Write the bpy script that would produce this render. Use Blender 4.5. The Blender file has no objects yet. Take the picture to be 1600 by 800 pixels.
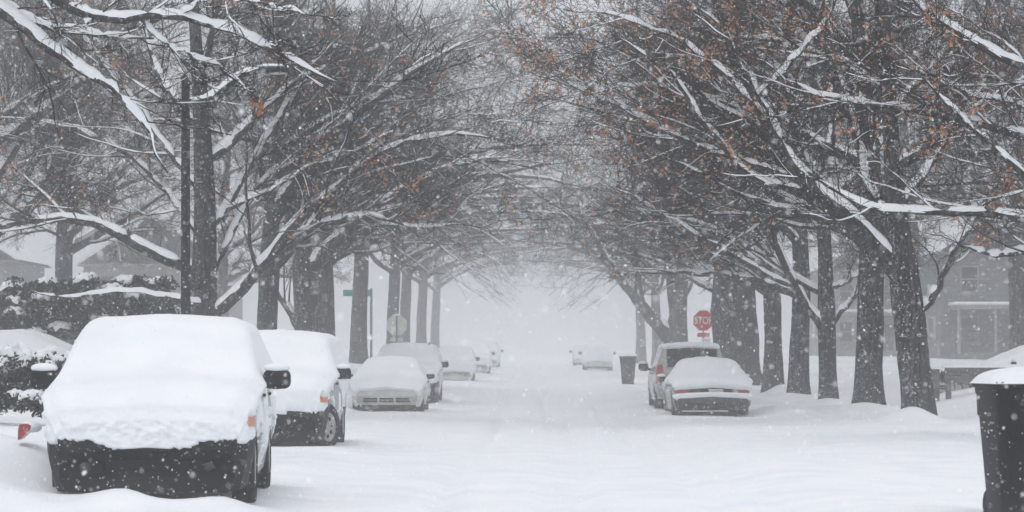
import bpy, math, random
import numpy as np
from mathutils import Vector

# ------------------------------------------------------------------ camera, sky, sun, exposure
scene = bpy.context.scene
COL = scene.collection
F = 4000.0            # focal length in pixels of the 1600 px wide photograph
CAMZ = 1.3
VPX, VPY = 830.0, 562.0
cam_data = bpy.data.cameras.new('camera')
cam = bpy.data.objects.new('camera', cam_data)
COL.objects.link(cam)
cam.location = (0, 0, CAMZ)
cam.rotation_euler = (math.radians(90), 0, 0)
cam_data.sensor_width = 36.0
cam_data.lens = F / 1600 * 36
cam_data.shift_x = -(VPX - 800) / 1600
cam_data.shift_y = (VPY - 400) / 1600
cam_data.clip_end = 3000
cam_data.dof.use_dof = True
cam_data.dof.focus_distance = 38.0
cam_data.dof.aperture_fstop = 5.6
scene.camera = cam

world = bpy.data.worlds.new('World')
scene.world = world
world.use_nodes = True
wn, wl = world.node_tree.nodes, world.node_tree.links
for n in list(wn):
    wn.remove(n)
w_out = wn.new('ShaderNodeOutputWorld')
w_bg = wn.new('ShaderNodeBackground')
w_sky = wn.new('ShaderNodeTexSky')
w_sky.sky_type = 'NISHITA'
w_sky.sun_disc = False
w_sky.sun_elevation = math.radians(66)
w_sky.sun_rotation = math.radians(192)
w_bw = wn.new('ShaderNodeHueSaturation')
w_bw.inputs['Saturation'].default_value = 0.25
w_mix = wn.new('ShaderNodeMix')
w_mix.data_type = 'RGBA'
w_mix.inputs['Factor'].default_value = 0.85          # thick even cloud over the sky
w_mix.inputs['B'].default_value = (8.3, 8.6, 9.15, 1)
wl.new(w_sky.outputs[0], w_bw.inputs['Color'])
wl.new(w_bw.outputs[0], w_mix.inputs['A'])
wl.new(w_mix.outputs['Result'], w_bg.inputs['Color'])
w_bg.inputs['Strength'].default_value = 0.094
wl.new(w_bg.outputs[0], w_out.inputs[0])

sun_d = bpy.data.lights.new('sun', 'SUN')
sun_d.energy = 1.0
sun_d.angle = math.radians(40)
sun_d.color = (1.0, 0.97, 0.93)
sun = bpy.data.objects.new('sun', sun_d)
COL.objects.link(sun)
sun.rotation_euler = (math.radians(24), 0, math.radians(-12))

scene.view_settings.view_transform = 'Standard'
scene.view_settings.look = 'None'
scene.view_settings.exposure = 0.0
scene.view_settings.gamma = 1.0
scene.view_settings.use_curve_mapping = False
scene.render.engine = 'CYCLES'
cy = scene.cycles
cy.use_denoising = True
cy.max_bounces = 8
cy.diffuse_bounces = 3
cy.glossy_bounces = 2
cy.transmission_bounces = 2
cy.volume_bounces = 4
cy.transparent_max_bounces = 8
cy.use_adaptive_sampling = False

RNG = np.random.default_rng(7)

# ------------------------------------------------------------------ helpers
def W(px, py, y):
    return np.array([(px - VPX) / F * y, y, CAMZ - (py - VPY) / F * y])

def sstep(a, b, x):
    t = np.clip((np.asarray(x, float) - a) / (b - a), 0, 1)
    return t * t * (3 - 2 * t)

_ng = np.random.default_rng(99).random((8, 64, 64))
def vnoise(x, y, scale=1.0, seed=0):
    g = _ng[seed % 8]
    x = np.asarray(x, float) / scale + 17.3 * seed
    y = np.asarray(y, float) / scale + 5.1 * seed
    xi = np.floor(x).astype(int); yi = np.floor(y).astype(int)
    fx = x - xi; fy = y - yi
    fx = fx * fx * (3 - 2 * fx); fy = fy * fy * (3 - 2 * fy)
    a = g[xi % 64, yi % 64]; b = g[(xi + 1) % 64, yi % 64]
    c = g[xi % 64, (yi + 1) % 64]; d = g[(xi + 1) % 64, (yi + 1) % 64]
    return (a * (1 - fx) + b * fx) * (1 - fy) + (c * (1 - fx) + d * fx) * fy - 0.5

def mesh(name, V, faces, mat, smooth=True):
    """V (n,3); faces: one (m,k) int array or a list of such arrays."""
    if not isinstance(faces, list):
        faces = [faces]
    faces = [np.asarray(f, dtype=np.int32) for f in faces if len(f)]
    me = bpy.data.meshes.new(name)
    V = np.asarray(V, dtype=np.float32)
    me.vertices.add(len(V))
    me.vertices.foreach_set('co', V.ravel())
    if faces:
        loops = np.concatenate([f.ravel() for f in faces])
        counts = np.concatenate([np.full(len(f), f.shape[1], np.int32) for f in faces])
        starts = np.concatenate([[0], np.cumsum(counts)[:-1]]).astype(np.int32)
        me.loops.add(len(loops))
        me.loops.foreach_set('vertex_index', loops.astype(np.int32))
        me.polygons.add(len(counts))
        me.polygons.foreach_set('loop_start', starts)
        me.polygons.foreach_set('loop_total', counts)
        me.polygons.foreach_set('use_smooth', np.full(len(counts), smooth, bool))
    me.materials.append(mat)
    me.update(calc_edges=True)
    return me

def obj(name, me, parent=None, loc=None):
    o = bpy.data.objects.new(name, me)
    COL.objects.link(o)
    if parent is not None:
        o.parent = parent
    if loc is not None:
        o.location = loc
    return o

def tag(o, label=None, cat=None, group=None, kind=None):
    if label: o['label'] = label
    if cat: o['category'] = cat
    if group: o['group'] = group
    if kind: o['kind'] = kind
    return o

def thing(name, label, cat, loc=(0, 0, 0), rz=0, group=None):
    o = bpy.data.objects.new(name, None)
    COL.objects.link(o)
    o.empty_display_size = 0.2
    o.location = loc
    o.rotation_euler = (0, 0, rz)
    return tag(o, label, cat, group)

def copy_tree(o, parent=None):
    c = o.copy()
    COL.objects.link(c)
    c.parent = parent
    for ch in [q for q in o.children]:
        copy_tree(ch, c)
    return c

class MB:
    """collects simple shapes into one mesh"""
    def __init__(s): s.V = []; s.Q = []; s.T = []; s.n = 0
    def add(s, V, Q=None, T=None):
        s.V.append(np.asarray(V, float))
        if Q is not None and len(Q): s.Q.append(np.asarray(Q) + s.n)
        if T is not None and len(T): s.T.append(np.asarray(T) + s.n)
        s.n += len(V)
        return s
    def box(s, c, d, b=0.0, rot=None):
        c = np.asarray(c, float); h = np.asarray(d, float) / 2
        b = min(b, h.min() * 0.9)
        if b <= 0:
            V = np.array([[x, y, z] for x in (-1, 1) for y in (-1, 1) for z in (-1, 1)]) * h
            Q = [[0, 1, 3, 2], [4, 6, 7, 5], [0, 4, 5, 1], [2, 3, 7, 6], [0, 2, 6, 4], [1, 5, 7, 3]]
            T = []
        else:
            V = []; ix = {}
            for x in (-1, 1):
                for y in (-1, 1):
                    for z in (-1, 1):
                        for ax in range(3):
                            p = np.array([x, y, z], float) * (h - b)
                            p[ax] += b * (x, y, z)[ax]
                            ix[(x, y, z, ax)] = len(V); V.append(p)
            Q = []
            for ax in range(3):
                a1, a2 = [a for a in range(3) if a != ax]
                for sg in (-1, 1):
                    q = []
                    for u, v in ((-1, -1), (1, -1), (1, 1), (-1, 1)):
                        k = [0, 0, 0]; k[ax] = sg; k[a1] = u; k[a2] = v
                        q.append(ix[(*k, ax)])
                    Q.append(q)
            for ax in range(3):
                a1, a2 = [a for a in range(3) if a != ax]
                for u in (-1, 1):
                    for v in (-1, 1):
                        k0 = [0, 0, 0]; k0[ax] = -1; k0[a1] = u; k0[a2] = v
                        k1 = list(k0); k1[ax] = 1
                        Q.append([ix[(*k0, a1)], ix[(*k1, a1)], ix[(*k1, a2)], ix[(*k0, a2)]])
            T = [[ix[(x, y, z, a)] for a in range(3)] for x in (-1, 1) for y in (-1, 1) for z in (-1, 1)]
            V = np.array(V)
        if rot is not None: V = V @ np.asarray(rot).T
        return s.add(V + c, Q, T)
    def tube(s, P, R, sides=8, cap=True):
        P = np.asarray(P, float); R = np.broadcast_to(np.asarray(R, float), (len(P),))
        V, Q = tube_batch(P[None], R[None], sides)
        T = []
        if cap:
            k = len(P)
            V = np.vstack([V, P[0], P[-1]])
            a, b = len(V) - 2, len(V) - 1
            for i in range(sides):
                j = (i + 1) % sides
                T.append([a, j, i]); T.append([b, (k - 1) * sides + i, (k - 1) * sides + j])
        return s.add(V, Q, T)
    def lathe(s, prof, c=(0, 0, 0), axis='z', seg=20):
        prof = np.asarray(prof, float)
        a = np.linspace(0, 2 * np.pi, seg, endpoint=False)
        k = len(prof)
        V = np.zeros((k, seg, 3))
        V[..., 0] = prof[:, :1] * np.cos(a); V[..., 1] = prof[:, :1] * np.sin(a); V[..., 2] = prof[:, 1:2]
        if axis == 'x': V = V[..., [2, 0, 1]]
        if axis == 'y': V = V[..., [1, 2, 0]]
        i, j = np.meshgrid(np.arange(k - 1), np.arange(seg), indexing='ij')
        j2 = (j + 1) % seg
        Q = np.stack([i * seg + j, i * seg + j2, (i + 1) * seg + j2, (i + 1) * seg + j], -1).reshape(-1, 4)
        return s.add(V.reshape(-1, 3) + np.asarray(c, float), Q)
    def build(s, name, mat, parent=None, smooth=False, loc=None):
        me = mesh(name, np.vstack(s.V), [np.vstack(x) for x in (s.Q, s.T) if x], mat, smooth)
        return obj(name, me, parent, loc)

def tube_batch(P, R, sides):
    N, K, _ = P.shape
    T = np.gradient(P, axis=1)
    T /= np.linalg.norm(T, axis=2, keepdims=True) + 1e-9
    m = T.mean(axis=1)
    ref = np.where((np.abs(m[:, 2]) > 0.8)[:, None], np.array([1.0, 0.05, 0]), np.array([0, 0, 1.0]))
    U = np.cross(T, ref[:, None, :])
    U /= np.linalg.norm(U, axis=2, keepdims=True) + 1e-9
    Vv = np.cross(U, T)
    a = np.linspace(0, 2 * np.pi, sides, endpoint=False)
    ring = U[:, :, None, :] * np.cos(a)[None, None, :, None] + Vv[:, :, None, :] * np.sin(a)[None, None, :, None]
    Vt = (P[:, :, None, :] + ring * R[:, :, None, None]).reshape(-1, 3)
    n, k, j = np.meshgrid(np.arange(N), np.arange(K - 1), np.arange(sides), indexing='ij')
    j2 = (j + 1) % sides
    b = n * K * sides + k * sides
    Q = np.stack([b + j, b + j2, b + sides + j2, b + sides + j], -1).reshape(-1, 4)
    return Vt, Q

# ------------------------------------------------------------------ materials
def new_mat(name):
    m = bpy.data.materials.new(name); m.use_nodes = True
    return m, m.node_tree.nodes, m.node_tree.links, m.node_tree.nodes['Principled BSDF']

def mat_noise(name, c1, c2, scale=8, rough=0.7, bump=0.0, bscale=None, detail=5, stretch=(1, 1, 1), metallic=0.0, coat=0.0, mapping='Object', lo=0.35, hi=0.65):
    m, N, L, b = new_mat(name)
    tc = N.new('ShaderNodeTexCoord'); mp = N.new('ShaderNodeMapping')
    mp.inputs['Scale'].default_value = stretch
    L.new(tc.outputs[mapping], mp.inputs[0])
    nz = N.new('ShaderNodeTexNoise'); nz.inputs['Scale'].default_value = scale; nz.inputs['Detail'].default_value = detail
    L.new(mp.outputs[0], nz.inputs['Vector'])
    r = N.new('ShaderNodeValToRGB')
    r.color_ramp.elements[0].position = lo; r.color_ramp.elements[1].position = hi
    r.color_ramp.elements[0].color = (*c1, 1); r.color_ramp.elements[1].color = (*c2, 1)
    L.new(nz.outputs['Fac'], r.inputs[0]); L.new(r.outputs[0], b.inputs['Base Color'])
    b.inputs['Roughness'].default_value = rough
    b.inputs['Metallic'].default_value = metallic
    b.inputs['Coat Weight'].default_value = coat
    b.inputs['Specular IOR Level'].default_value = 0.08 if rough >= 0.9 else (0.2 if rough >= 0.5 else 0.5)
    if bump:
        n2 = N.new('ShaderNodeTexNoise'); n2.inputs['Scale'].default_value = bscale or scale * 3; n2.inputs['Detail'].default_value = 6
        L.new(mp.outputs[0], n2.inputs['Vector'])
        bp = N.new('ShaderNodeBump'); bp.inputs['Strength'].default_value = bump; bp.inputs['Distance'].default_value = 0.02
        L.new(n2.outputs['Fac'], bp.inputs['Height']); L.new(bp.outputs[0], b.inputs['Normal'])
    return m

M_SNOW = mat_noise('snow', (0.82, 0.845, 0.885), (0.90, 0.91, 0.93), 1.2, 0.75, 0.25, 22)
M_SNOW_BR = mat_noise('branch_snow', (0.84, 0.86, 0.90), (0.91, 0.92, 0.94), 5, 0.8)
M_FLAKE = mat_noise('flake', (0.92, 0.93, 0.95), (0.95, 0.96, 0.97), 5, 0.8)
M_BARK = mat_noise('bark', (0.014, 0.013, 0.013), (0.055, 0.050, 0.049), 13, 0.95, 1.0, 24, 8, (1, 1, 0.13), lo=.42, hi=.60)
def _speckle_bark(m):
    # fine snow grains driven into the bark
    N, L = m.node_tree.nodes, m.node_tree.links
    b = N['Principled BSDF']
    src = b.inputs['Base Color'].links[0].from_socket
    tc = N.new('ShaderNodeTexCoord')
    nz = N.new('ShaderNodeTexNoise'); nz.inputs['Scale'].default_value = 16; nz.inputs['Detail'].default_value = 8; nz.inputs['Roughness'].default_value = 0.75
    L.new(tc.outputs['Object'], nz.inputs['Vector'])
    r = N.new('ShaderNodeValToRGB'); r.color_ramp.elements[0].position = 0.60; r.color_ramp.elements[1].position = 0.72
    r.color_ramp.elements[1].color = (0.6, 0.6, 0.6, 1)
    ge = N.new('ShaderNodeNewGeometry'); dp = N.new('ShaderNodeVectorMath'); dp.operation = 'DOT_PRODUCT'
    dp.inputs[1].default_value = (-.75, -.35, .35)
    L.new(ge.outputs['Normal'], dp.inputs[0])
    ma = N.new('ShaderNodeMath'); ma.operation = 'MULTIPLY_ADD'; ma.inputs[1].default_value = .10
    L.new(dp.outputs['Value'], ma.inputs[0]); L.new(nz.outputs['Fac'], ma.inputs[2])
    L.new(ma.outputs[0], r.inputs[0])
    mx = N.new('ShaderNodeMix'); mx.data_type = 'RGBA'
    L.new(r.outputs[0], mx.inputs['Factor']); L.new(src, mx.inputs['A']); mx.inputs['B'].default_value = (0.7, 0.72, 0.76, 1)
    L.new(mx.outputs['Result'], b.inputs['Base Color'])
_speckle_bark(M_BARK)
M_TWIG = mat_noise('twig', (0.012, 0.010, 0.0095), (0.032, 0.026, 0.024), 3, 0.92)
M_LEAF = mat_noise('dead_leaf', (0.36, 0.15, 0.075), (0.60, 0.30, 0.17), 1.7, 0.8)
M_BLACK = mat_noise('black_plastic', (0.005, 0.0055, 0.007), (0.012, 0.0125, 0.015), 6, 0.6, 0.15, 40)
M_BIN = mat_noise('bin_plastic', (0.004, 0.0045, 0.006), (0.009, 0.010, 0.013), 5, 0.6, 0.2, 60)
M_TYRE = mat_noise('tyre_rubber', (0.012, 0.012, 0.013), (0.05, 0.05, 0.052), 14, 0.9, 0.4, 50)
M_RIM = mat_noise('alloy', (0.30, 0.29, 0.28), (0.48, 0.47, 0.45), 8, 0.45, metallic=0.3)
M_HOLE = mat_noise('dark_hole', (0.008, 0.008, 0.009), (0.014, 0.014, 0.015), 8, 0.9)
M_SILVER = mat_noise('silver_paint', (0.24, 0.25, 0.27), (0.33, 0.34, 0.355), 5, 0.38, metallic=0.35, coat=0.4)
M_GREY = mat_noise('grey_paint', (0.115, 0.12, 0.13), (0.17, 0.175, 0.185), 5, 0.4, metallic=0.3, coat=0.4)
M_DARK = mat_noise('charcoal_paint', (0.03, 0.032, 0.036), (0.055, 0.057, 0.062), 5, 0.5)
M_CREAM = mat_noise('cream_paint', (0.50, 0.50, 0.46), (0.62, 0.62, 0.58), 5, 0.4, coat=0.4)
M_TAN = mat_noise('pewter_paint', (0.30, 0.29, 0.28), (0.40, 0.39, 0.375), 5, 0.38, metallic=0.3, coat=0.4)
M_GLASS = mat_noise('car_glass', (0.012, 0.014, 0.016), (0.035, 0.04, 0.045), 4, 0.12)
M_RED = mat_noise('red_lens', (0.25, 0.012, 0.014), (0.42, 0.03, 0.03), 10, 0.25)
M_AMBER = mat_noise('amber_lens', (0.62, 0.13, 0.03), (0.75, 0.24, 0.09), 20, 0.3)
M_LAMPGLASS = mat_noise('lamp_glass', (0.25, 0.26, 0.27), (0.42, 0.43, 0.44), 20, 0.2)
M_FOG = mat_noise('fog_lens', (0.012, 0.012, 0.013), (0.04, 0.039, 0.037), 30, 0.3)
M_PLATE = mat_noise('plate', (0.45, 0.44, 0.36), (0.58, 0.57, 0.50), 14, 0.5)
M_POST = mat_noise('lamp_post_metal', (0.006, 0.007, 0.012), (0.016, 0.018, 0.026), 6, 0.6)
M_POST2 = mat_noise('sign_post_metal', (0.10, 0.11, 0.13), (0.17, 0.18, 0.20), 6, 0.6)
M_STOP = mat_noise('stop_red', (0.60, 0.012, 0.02), (0.70, 0.02, 0.03), 5, 0.5)
M_WHITE = mat_noise('sign_white', (0.72, 0.72, 0.72), (0.82, 0.82, 0.82), 5, 0.5)
M_ALU = mat_noise('sign_back', (0.58, 0.60, 0.53), (0.68, 0.70, 0.62), 5, 0.55)
M_GREEN = mat_noise('sign_green', (0.005, 0.22, 0.17), (0.01, 0.30, 0.24), 5, 0.5)
M_WOOD = mat_noise('weathered_wood', (0.10, 0.09, 0.085), (0.20, 0.185, 0.17), 6, 0.9, 0.4, 25, 5, (0.15, 1, 1))
M_SHRUB = mat_noise('shrub_leaf', (0.018, 0.020, 0.020), (0.05, 0.052, 0.05), 6, 0.9)
M_EVERG = mat_noise('evergreen_leaf', (0.012, 0.018, 0.019), (0.035, 0.045, 0.045), 6, 0.9)
M_WALL_A = mat_noise('siding_grey', (0.16, 0.165, 0.175), (0.21, 0.215, 0.225), 2, 0.85)
M_WALL_B = mat_noise('siding_buff', (0.24, 0.24, 0.235), (0.30, 0.295, 0.29), 2, 0.85)
M_TRIM = mat_noise('pale_trim', (0.26, 0.27, 0.29), (0.34, 0.35, 0.37), 3, 0.7)
M_WIN = mat_noise('house_glass', (0.02, 0.022, 0.026), (0.05, 0.055, 0.06), 1, 0.15)
M_DOOR = mat_noise('door_paint', (0.08, 0.04, 0.035), (0.12, 0.06, 0.05), 2, 0.6)

# ------------------------------------------------------------------ ground
def slope(y):
    y = np.asarray(y, float)
    return 0.0075 * np.log1p(np.exp(np.clip((y - 62) / 6, -40, 40))) * 6 * np.where(y > 260, 1, 1) 

def ground_z(x, y):
    x = np.asarray(x, float); y = np.asarray(y, float)
    z = np.minimum(slope(y), 2.6)
    lane = np.maximum(sstep(2.1, 3.0, x), sstep(-1.9, -2.8, x))
    z = z + 0.07 * lane
    kerbR = sstep(4.9, 6.3, x); kerbL = sstep(-4.3, -5.4, x)
    z = z + 0.05 * kerbR + 0.52 * kerbL
    z = z + 0.62 * sstep(8.2, 12.5, x) + 0.22 * sstep(-6.2, -9.0, x)
    # ploughed ridge on the right verge and by the left cars
    z = z + 0.20 * np.exp(-((x - 5.6) / 0.55) ** 2) * sstep(46, 56, y) * (1 - sstep(85, 95, y)) * (0.7 + vnoise(x, y, 3.5, 3))
    z = z + 0.12 * np.exp(-((x + 4.6) / 0.5) ** 2) * (0.6 + 1.2 * vnoise(x, y, 1.6, 4))
    # tyre ruts, half filled
    for xc, dpt, ww, sd in ((-0.95, .10, .12, 0), (0.55, .10, .12, 1), (0.15, .06, .14, 2), (1.62, .08, .13, 3), (2.2, .04, .2, 5)):
        xx = xc + 0.35 * vnoise(y, y * 0 + sd, 26, sd) * 2
        z = z - dpt * np.exp(-((x - xx) / ww) ** 2) * (0.75 + 0.5 * vnoise(x, y, 5, sd)) * (1 - 0.3 * lane)
    off = np.maximum(kerbR, kerbL)
    z = z + 0.05 * vnoise(x, y, 0.9, 5) * (0.14 + 0.9 * lane + 0.3 * off) + 0.022 * vnoise(x, y, 0.32, 6) * (0.15 + 0.9 * lane)
    z = z + 0.16 * vnoise(x, y, 2.6, 7) * (0.10 + 0.35 * lane + 0.7 * off)
    return z

def build_ground():
    xs = np.unique(np.concatenate([np.linspace(-420, -60, 12), np.linspace(-60, -14, 30), np.linspace(-14, -7, 50),
                                   np.linspace(-7, 8, 150), np.linspace(8, 14, 40), np.linspace(14, 60, 28), np.linspace(60, 420, 12)]))
    ys = np.unique(np.concatenate([np.linspace(-60, 12, 14), np.linspace(12, 60, 290), np.linspace(60, 110, 110), np.linspace(110, 220, 60), np.linspace(220, 800, 30)]))
    X, Y = np.meshgrid(xs, ys, indexing='ij')
    Z = ground_z(X, Y)
    # snow banked against the near car's bumper and wheels
    Z = Z + 0.15 * np.exp(-(((X + 3.4) / 1.0) ** 4 + ((Y - 21.2) / 0.6) ** 2)) * (0.7 + 1.2 * vnoise(X, Y, 0.45, 2))
    Z = Z + 0.37 * np.exp(-(((X + 4.45) / 0.5) ** 2 + ((Y - 23.3) / 1.1) ** 2))
    rg = np.random.default_rng(8)
    for tx, ty in [(7.45, 49), (7.5, 57), (7.45, 64.5), (7.52, 72), (7.6, 80.5), (7.4, 92), (-7, 55), (-7, 68), (-7, 80), (-7, 88), (-7, 105)]:
        for _ in range(4):
            ax_, ay_ = tx + rg.uniform(-.7, .7), ty + rg.uniform(-.9, .2)
            Z = Z + rg.uniform(.05, .16) * np.exp(-(((X - ax_) / rg.uniform(.3, .7)) ** 2 + ((Y - ay_) / rg.uniform(.3, .8)) ** 2))
    nx, ny = len(xs), len(ys)
    i, j = np.meshgrid(np.arange(nx - 1), np.arange(ny - 1), indexing='ij')
    Q = np.stack([i * ny + j, (i + 1) * ny + j, (i + 1) * ny + j + 1, i * ny + j + 1], -1).reshape(-1, 4)
    o = obj('ground', mesh('ground', np.stack([X, Y, Z], -1).reshape(-1, 3), Q, M_SNOW))
    tag(o, 'snow covered street, verges and yards', 'ground', kind='structure')
build_ground()
def gz(x, y): return float(ground_z(np.array([x]), np.array([y]))[0])

# ------------------------------------------------------------------ trees
def grow(P, R, m, t0, t1, ratio, ang, K, rng, up=0.0, curl=0.12, flat=0.7, rr=0.62, rmin=0.004, tipr=0.35, lengths=None, maxlen=9):
    N, Kp, _ = P.shape
    idx = np.repeat(np.arange(N), m)
    n = len(idx)
    t = t0 + (t1 - t0) * ((np.tile(np.arange(m), N) + rng.random(n)) / m)
    f = t * (Kp - 1); i = np.minimum(f.astype(int), Kp - 2); fr = (f - i)[:, None]
    S = P[idx, i] * (1 - fr) + P[idx, i + 1] * fr
    T = P[idx, i + 1] - P[idx, i]; T /= np.linalg.norm(T, axis=1, keepdims=True) + 1e-9
    r0 = (R[idx, i] * (1 - fr[:, 0]) + R[idx, i + 1] * fr[:, 0]) * rr
    L = np.linalg.norm(np.diff(P, axis=1), axis=2).sum(1)
    ln = np.minimum(L[idx] * ratio * (1 - 0.5 * t) * rng.uniform(0.6, 1.3, n), maxlen)
    rv = rng.normal(size=(n, 3)); rv[:, 2] *= flat
    pr = rv - (rv * T).sum(1, keepdims=True) * T
    pr /= np.linalg.norm(pr, axis=1, keepdims=True) + 1e-9
    a = np.radians(rng.uniform(ang[0], ang[1], n))[:, None]
    D = np.cos(a) * T + np.sin(a) * pr
    pts = [S]; p = S
    st = (ln / (K - 1))[:, None]
    for k in range(K - 1):
        D = D + rng.normal(size=(n, 3)) * curl + np.array([0, 0, up])
        D /= np.linalg.norm(D, axis=1, keepdims=True) + 1e-9
        p = p + D * st; pts.append(p)
    C = np.stack(pts, 1)
    r0 = np.maximum(r0, rmin)
    CR = r0[:, None] * np.linspace(1, tipr, K)[None]
    return C, np.maximum(CR, rmin * 0.7)

def snow_batch(P, R, rng, prob=1.0, n=5, thick=0.022, k=0.5, patch=0.5, cap=0.11, st=(.34, .80)):
    N, K, _ = P.shape
    keep = rng.random(N) < prob
    P, R = P[keep], R[keep]
    N = len(P)
    if N == 0: return np.zeros((0, 3)), np.zeros((0, 4), int)
    T = np.gradient(P, axis=1); T /= np.linalg.norm(T, axis=2, keepdims=True) + 1e-9
    hor = np.sqrt(np.clip(1 - T[..., 2] ** 2, 0, 1))
    s = sstep(st[0], st[1], hor)
    nz = rng.random((N, K)); nz = (nz + np.roll(nz, 1, 1) + np.roll(nz, 2, 1)) / 3; nz = .5 + (nz - .5) * 1.5
    s = s * sstep(0, .35, np.clip(nz - patch * .62 + .12, 0, 1))
    s = s * np.clip((K - 1 - np.arange(K)) / (.14 * K), 0, 1)[None]
    U = np.cross(T, np.array([0, 0, 1.0])); U /= np.linalg.norm(U, axis=2, keepdims=True) + 1e-6
    Vv = np.cross(U, T)
    w = R * (np.where(R > .04, .80, .92) * np.sqrt(s) * (.72 + .5 * nz)) + 0.0015
    h = np.minimum(thick * np.minimum(1, R / .03 + .25) * (0.7 + 0.8 * nz) + k * R, cap) * s + R * (0.55 * s)
    cen = P + Vv * (R * 0.4)[..., None]
    if n == 5: prof = ((-1, -0.25), (-0.82, 0.55), (0, 1), (0.82, 0.55), (1, -0.25))
    else: prof = ((-1, -0.2), (0, 1), (1, -0.2))
    ring = np.stack([cen + U * (w * a)[..., None] + Vv * (h * b)[..., None] for a, b in prof], 2)
    Vt = ring.reshape(-1, 3)
    q, kk, j = np.meshgrid(np.arange(N), np.arange(K - 1), np.arange(n - 1), indexing='ij')
    ok = (np.maximum(s[:, :-1], s[:, 1:]) > 0.12)[:, :, None] & np.ones((1, 1, n - 1), bool)
    b = q * K * n + kk * n
    Q = np.stack([b + j, b + n + j, b + n + j + 1, b + j + 1], -1)[ok]
    used = np.unique(Q); rem = np.zeros(len(Vt), int); rem[used] = np.arange(len(used))
    return Vt[used], rem[Q]

def merge(parts):
    V, Q, n = [], [], 0
    for v, q in parts:
        if len(v) == 0: continue
        V.append(v); Q.append(q + n); n += len(v)
    if not V: return np.zeros((0, 3)), np.zeros((0, 4), int)
    return np.vstack(V), np.vstack(Q)

def resample(pts, K, rng=None, jit=0.0):
    pts = np.asarray(pts, float)
    d = np.concatenate([[0], np.cumsum(np.linalg.norm(np.diff(pts[:, :3], axis=0), axis=1))])
    t = np.linspace(0, d[-1], K)
    out = np.stack([np.interp(t, d, pts[:, c]) for c in range(pts.shape[1])], 1)
    sm = out.copy()
    for _ in range(2):
        sm[1:-1] = 0.25 * sm[:-2] + 0.5 * sm[1:-1] + 0.25 * sm[2:]
    if rng is not None and jit:
        sm[1:-1, :3] += rng.normal(size=(K - 2, 3)) * jit
    return sm

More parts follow.
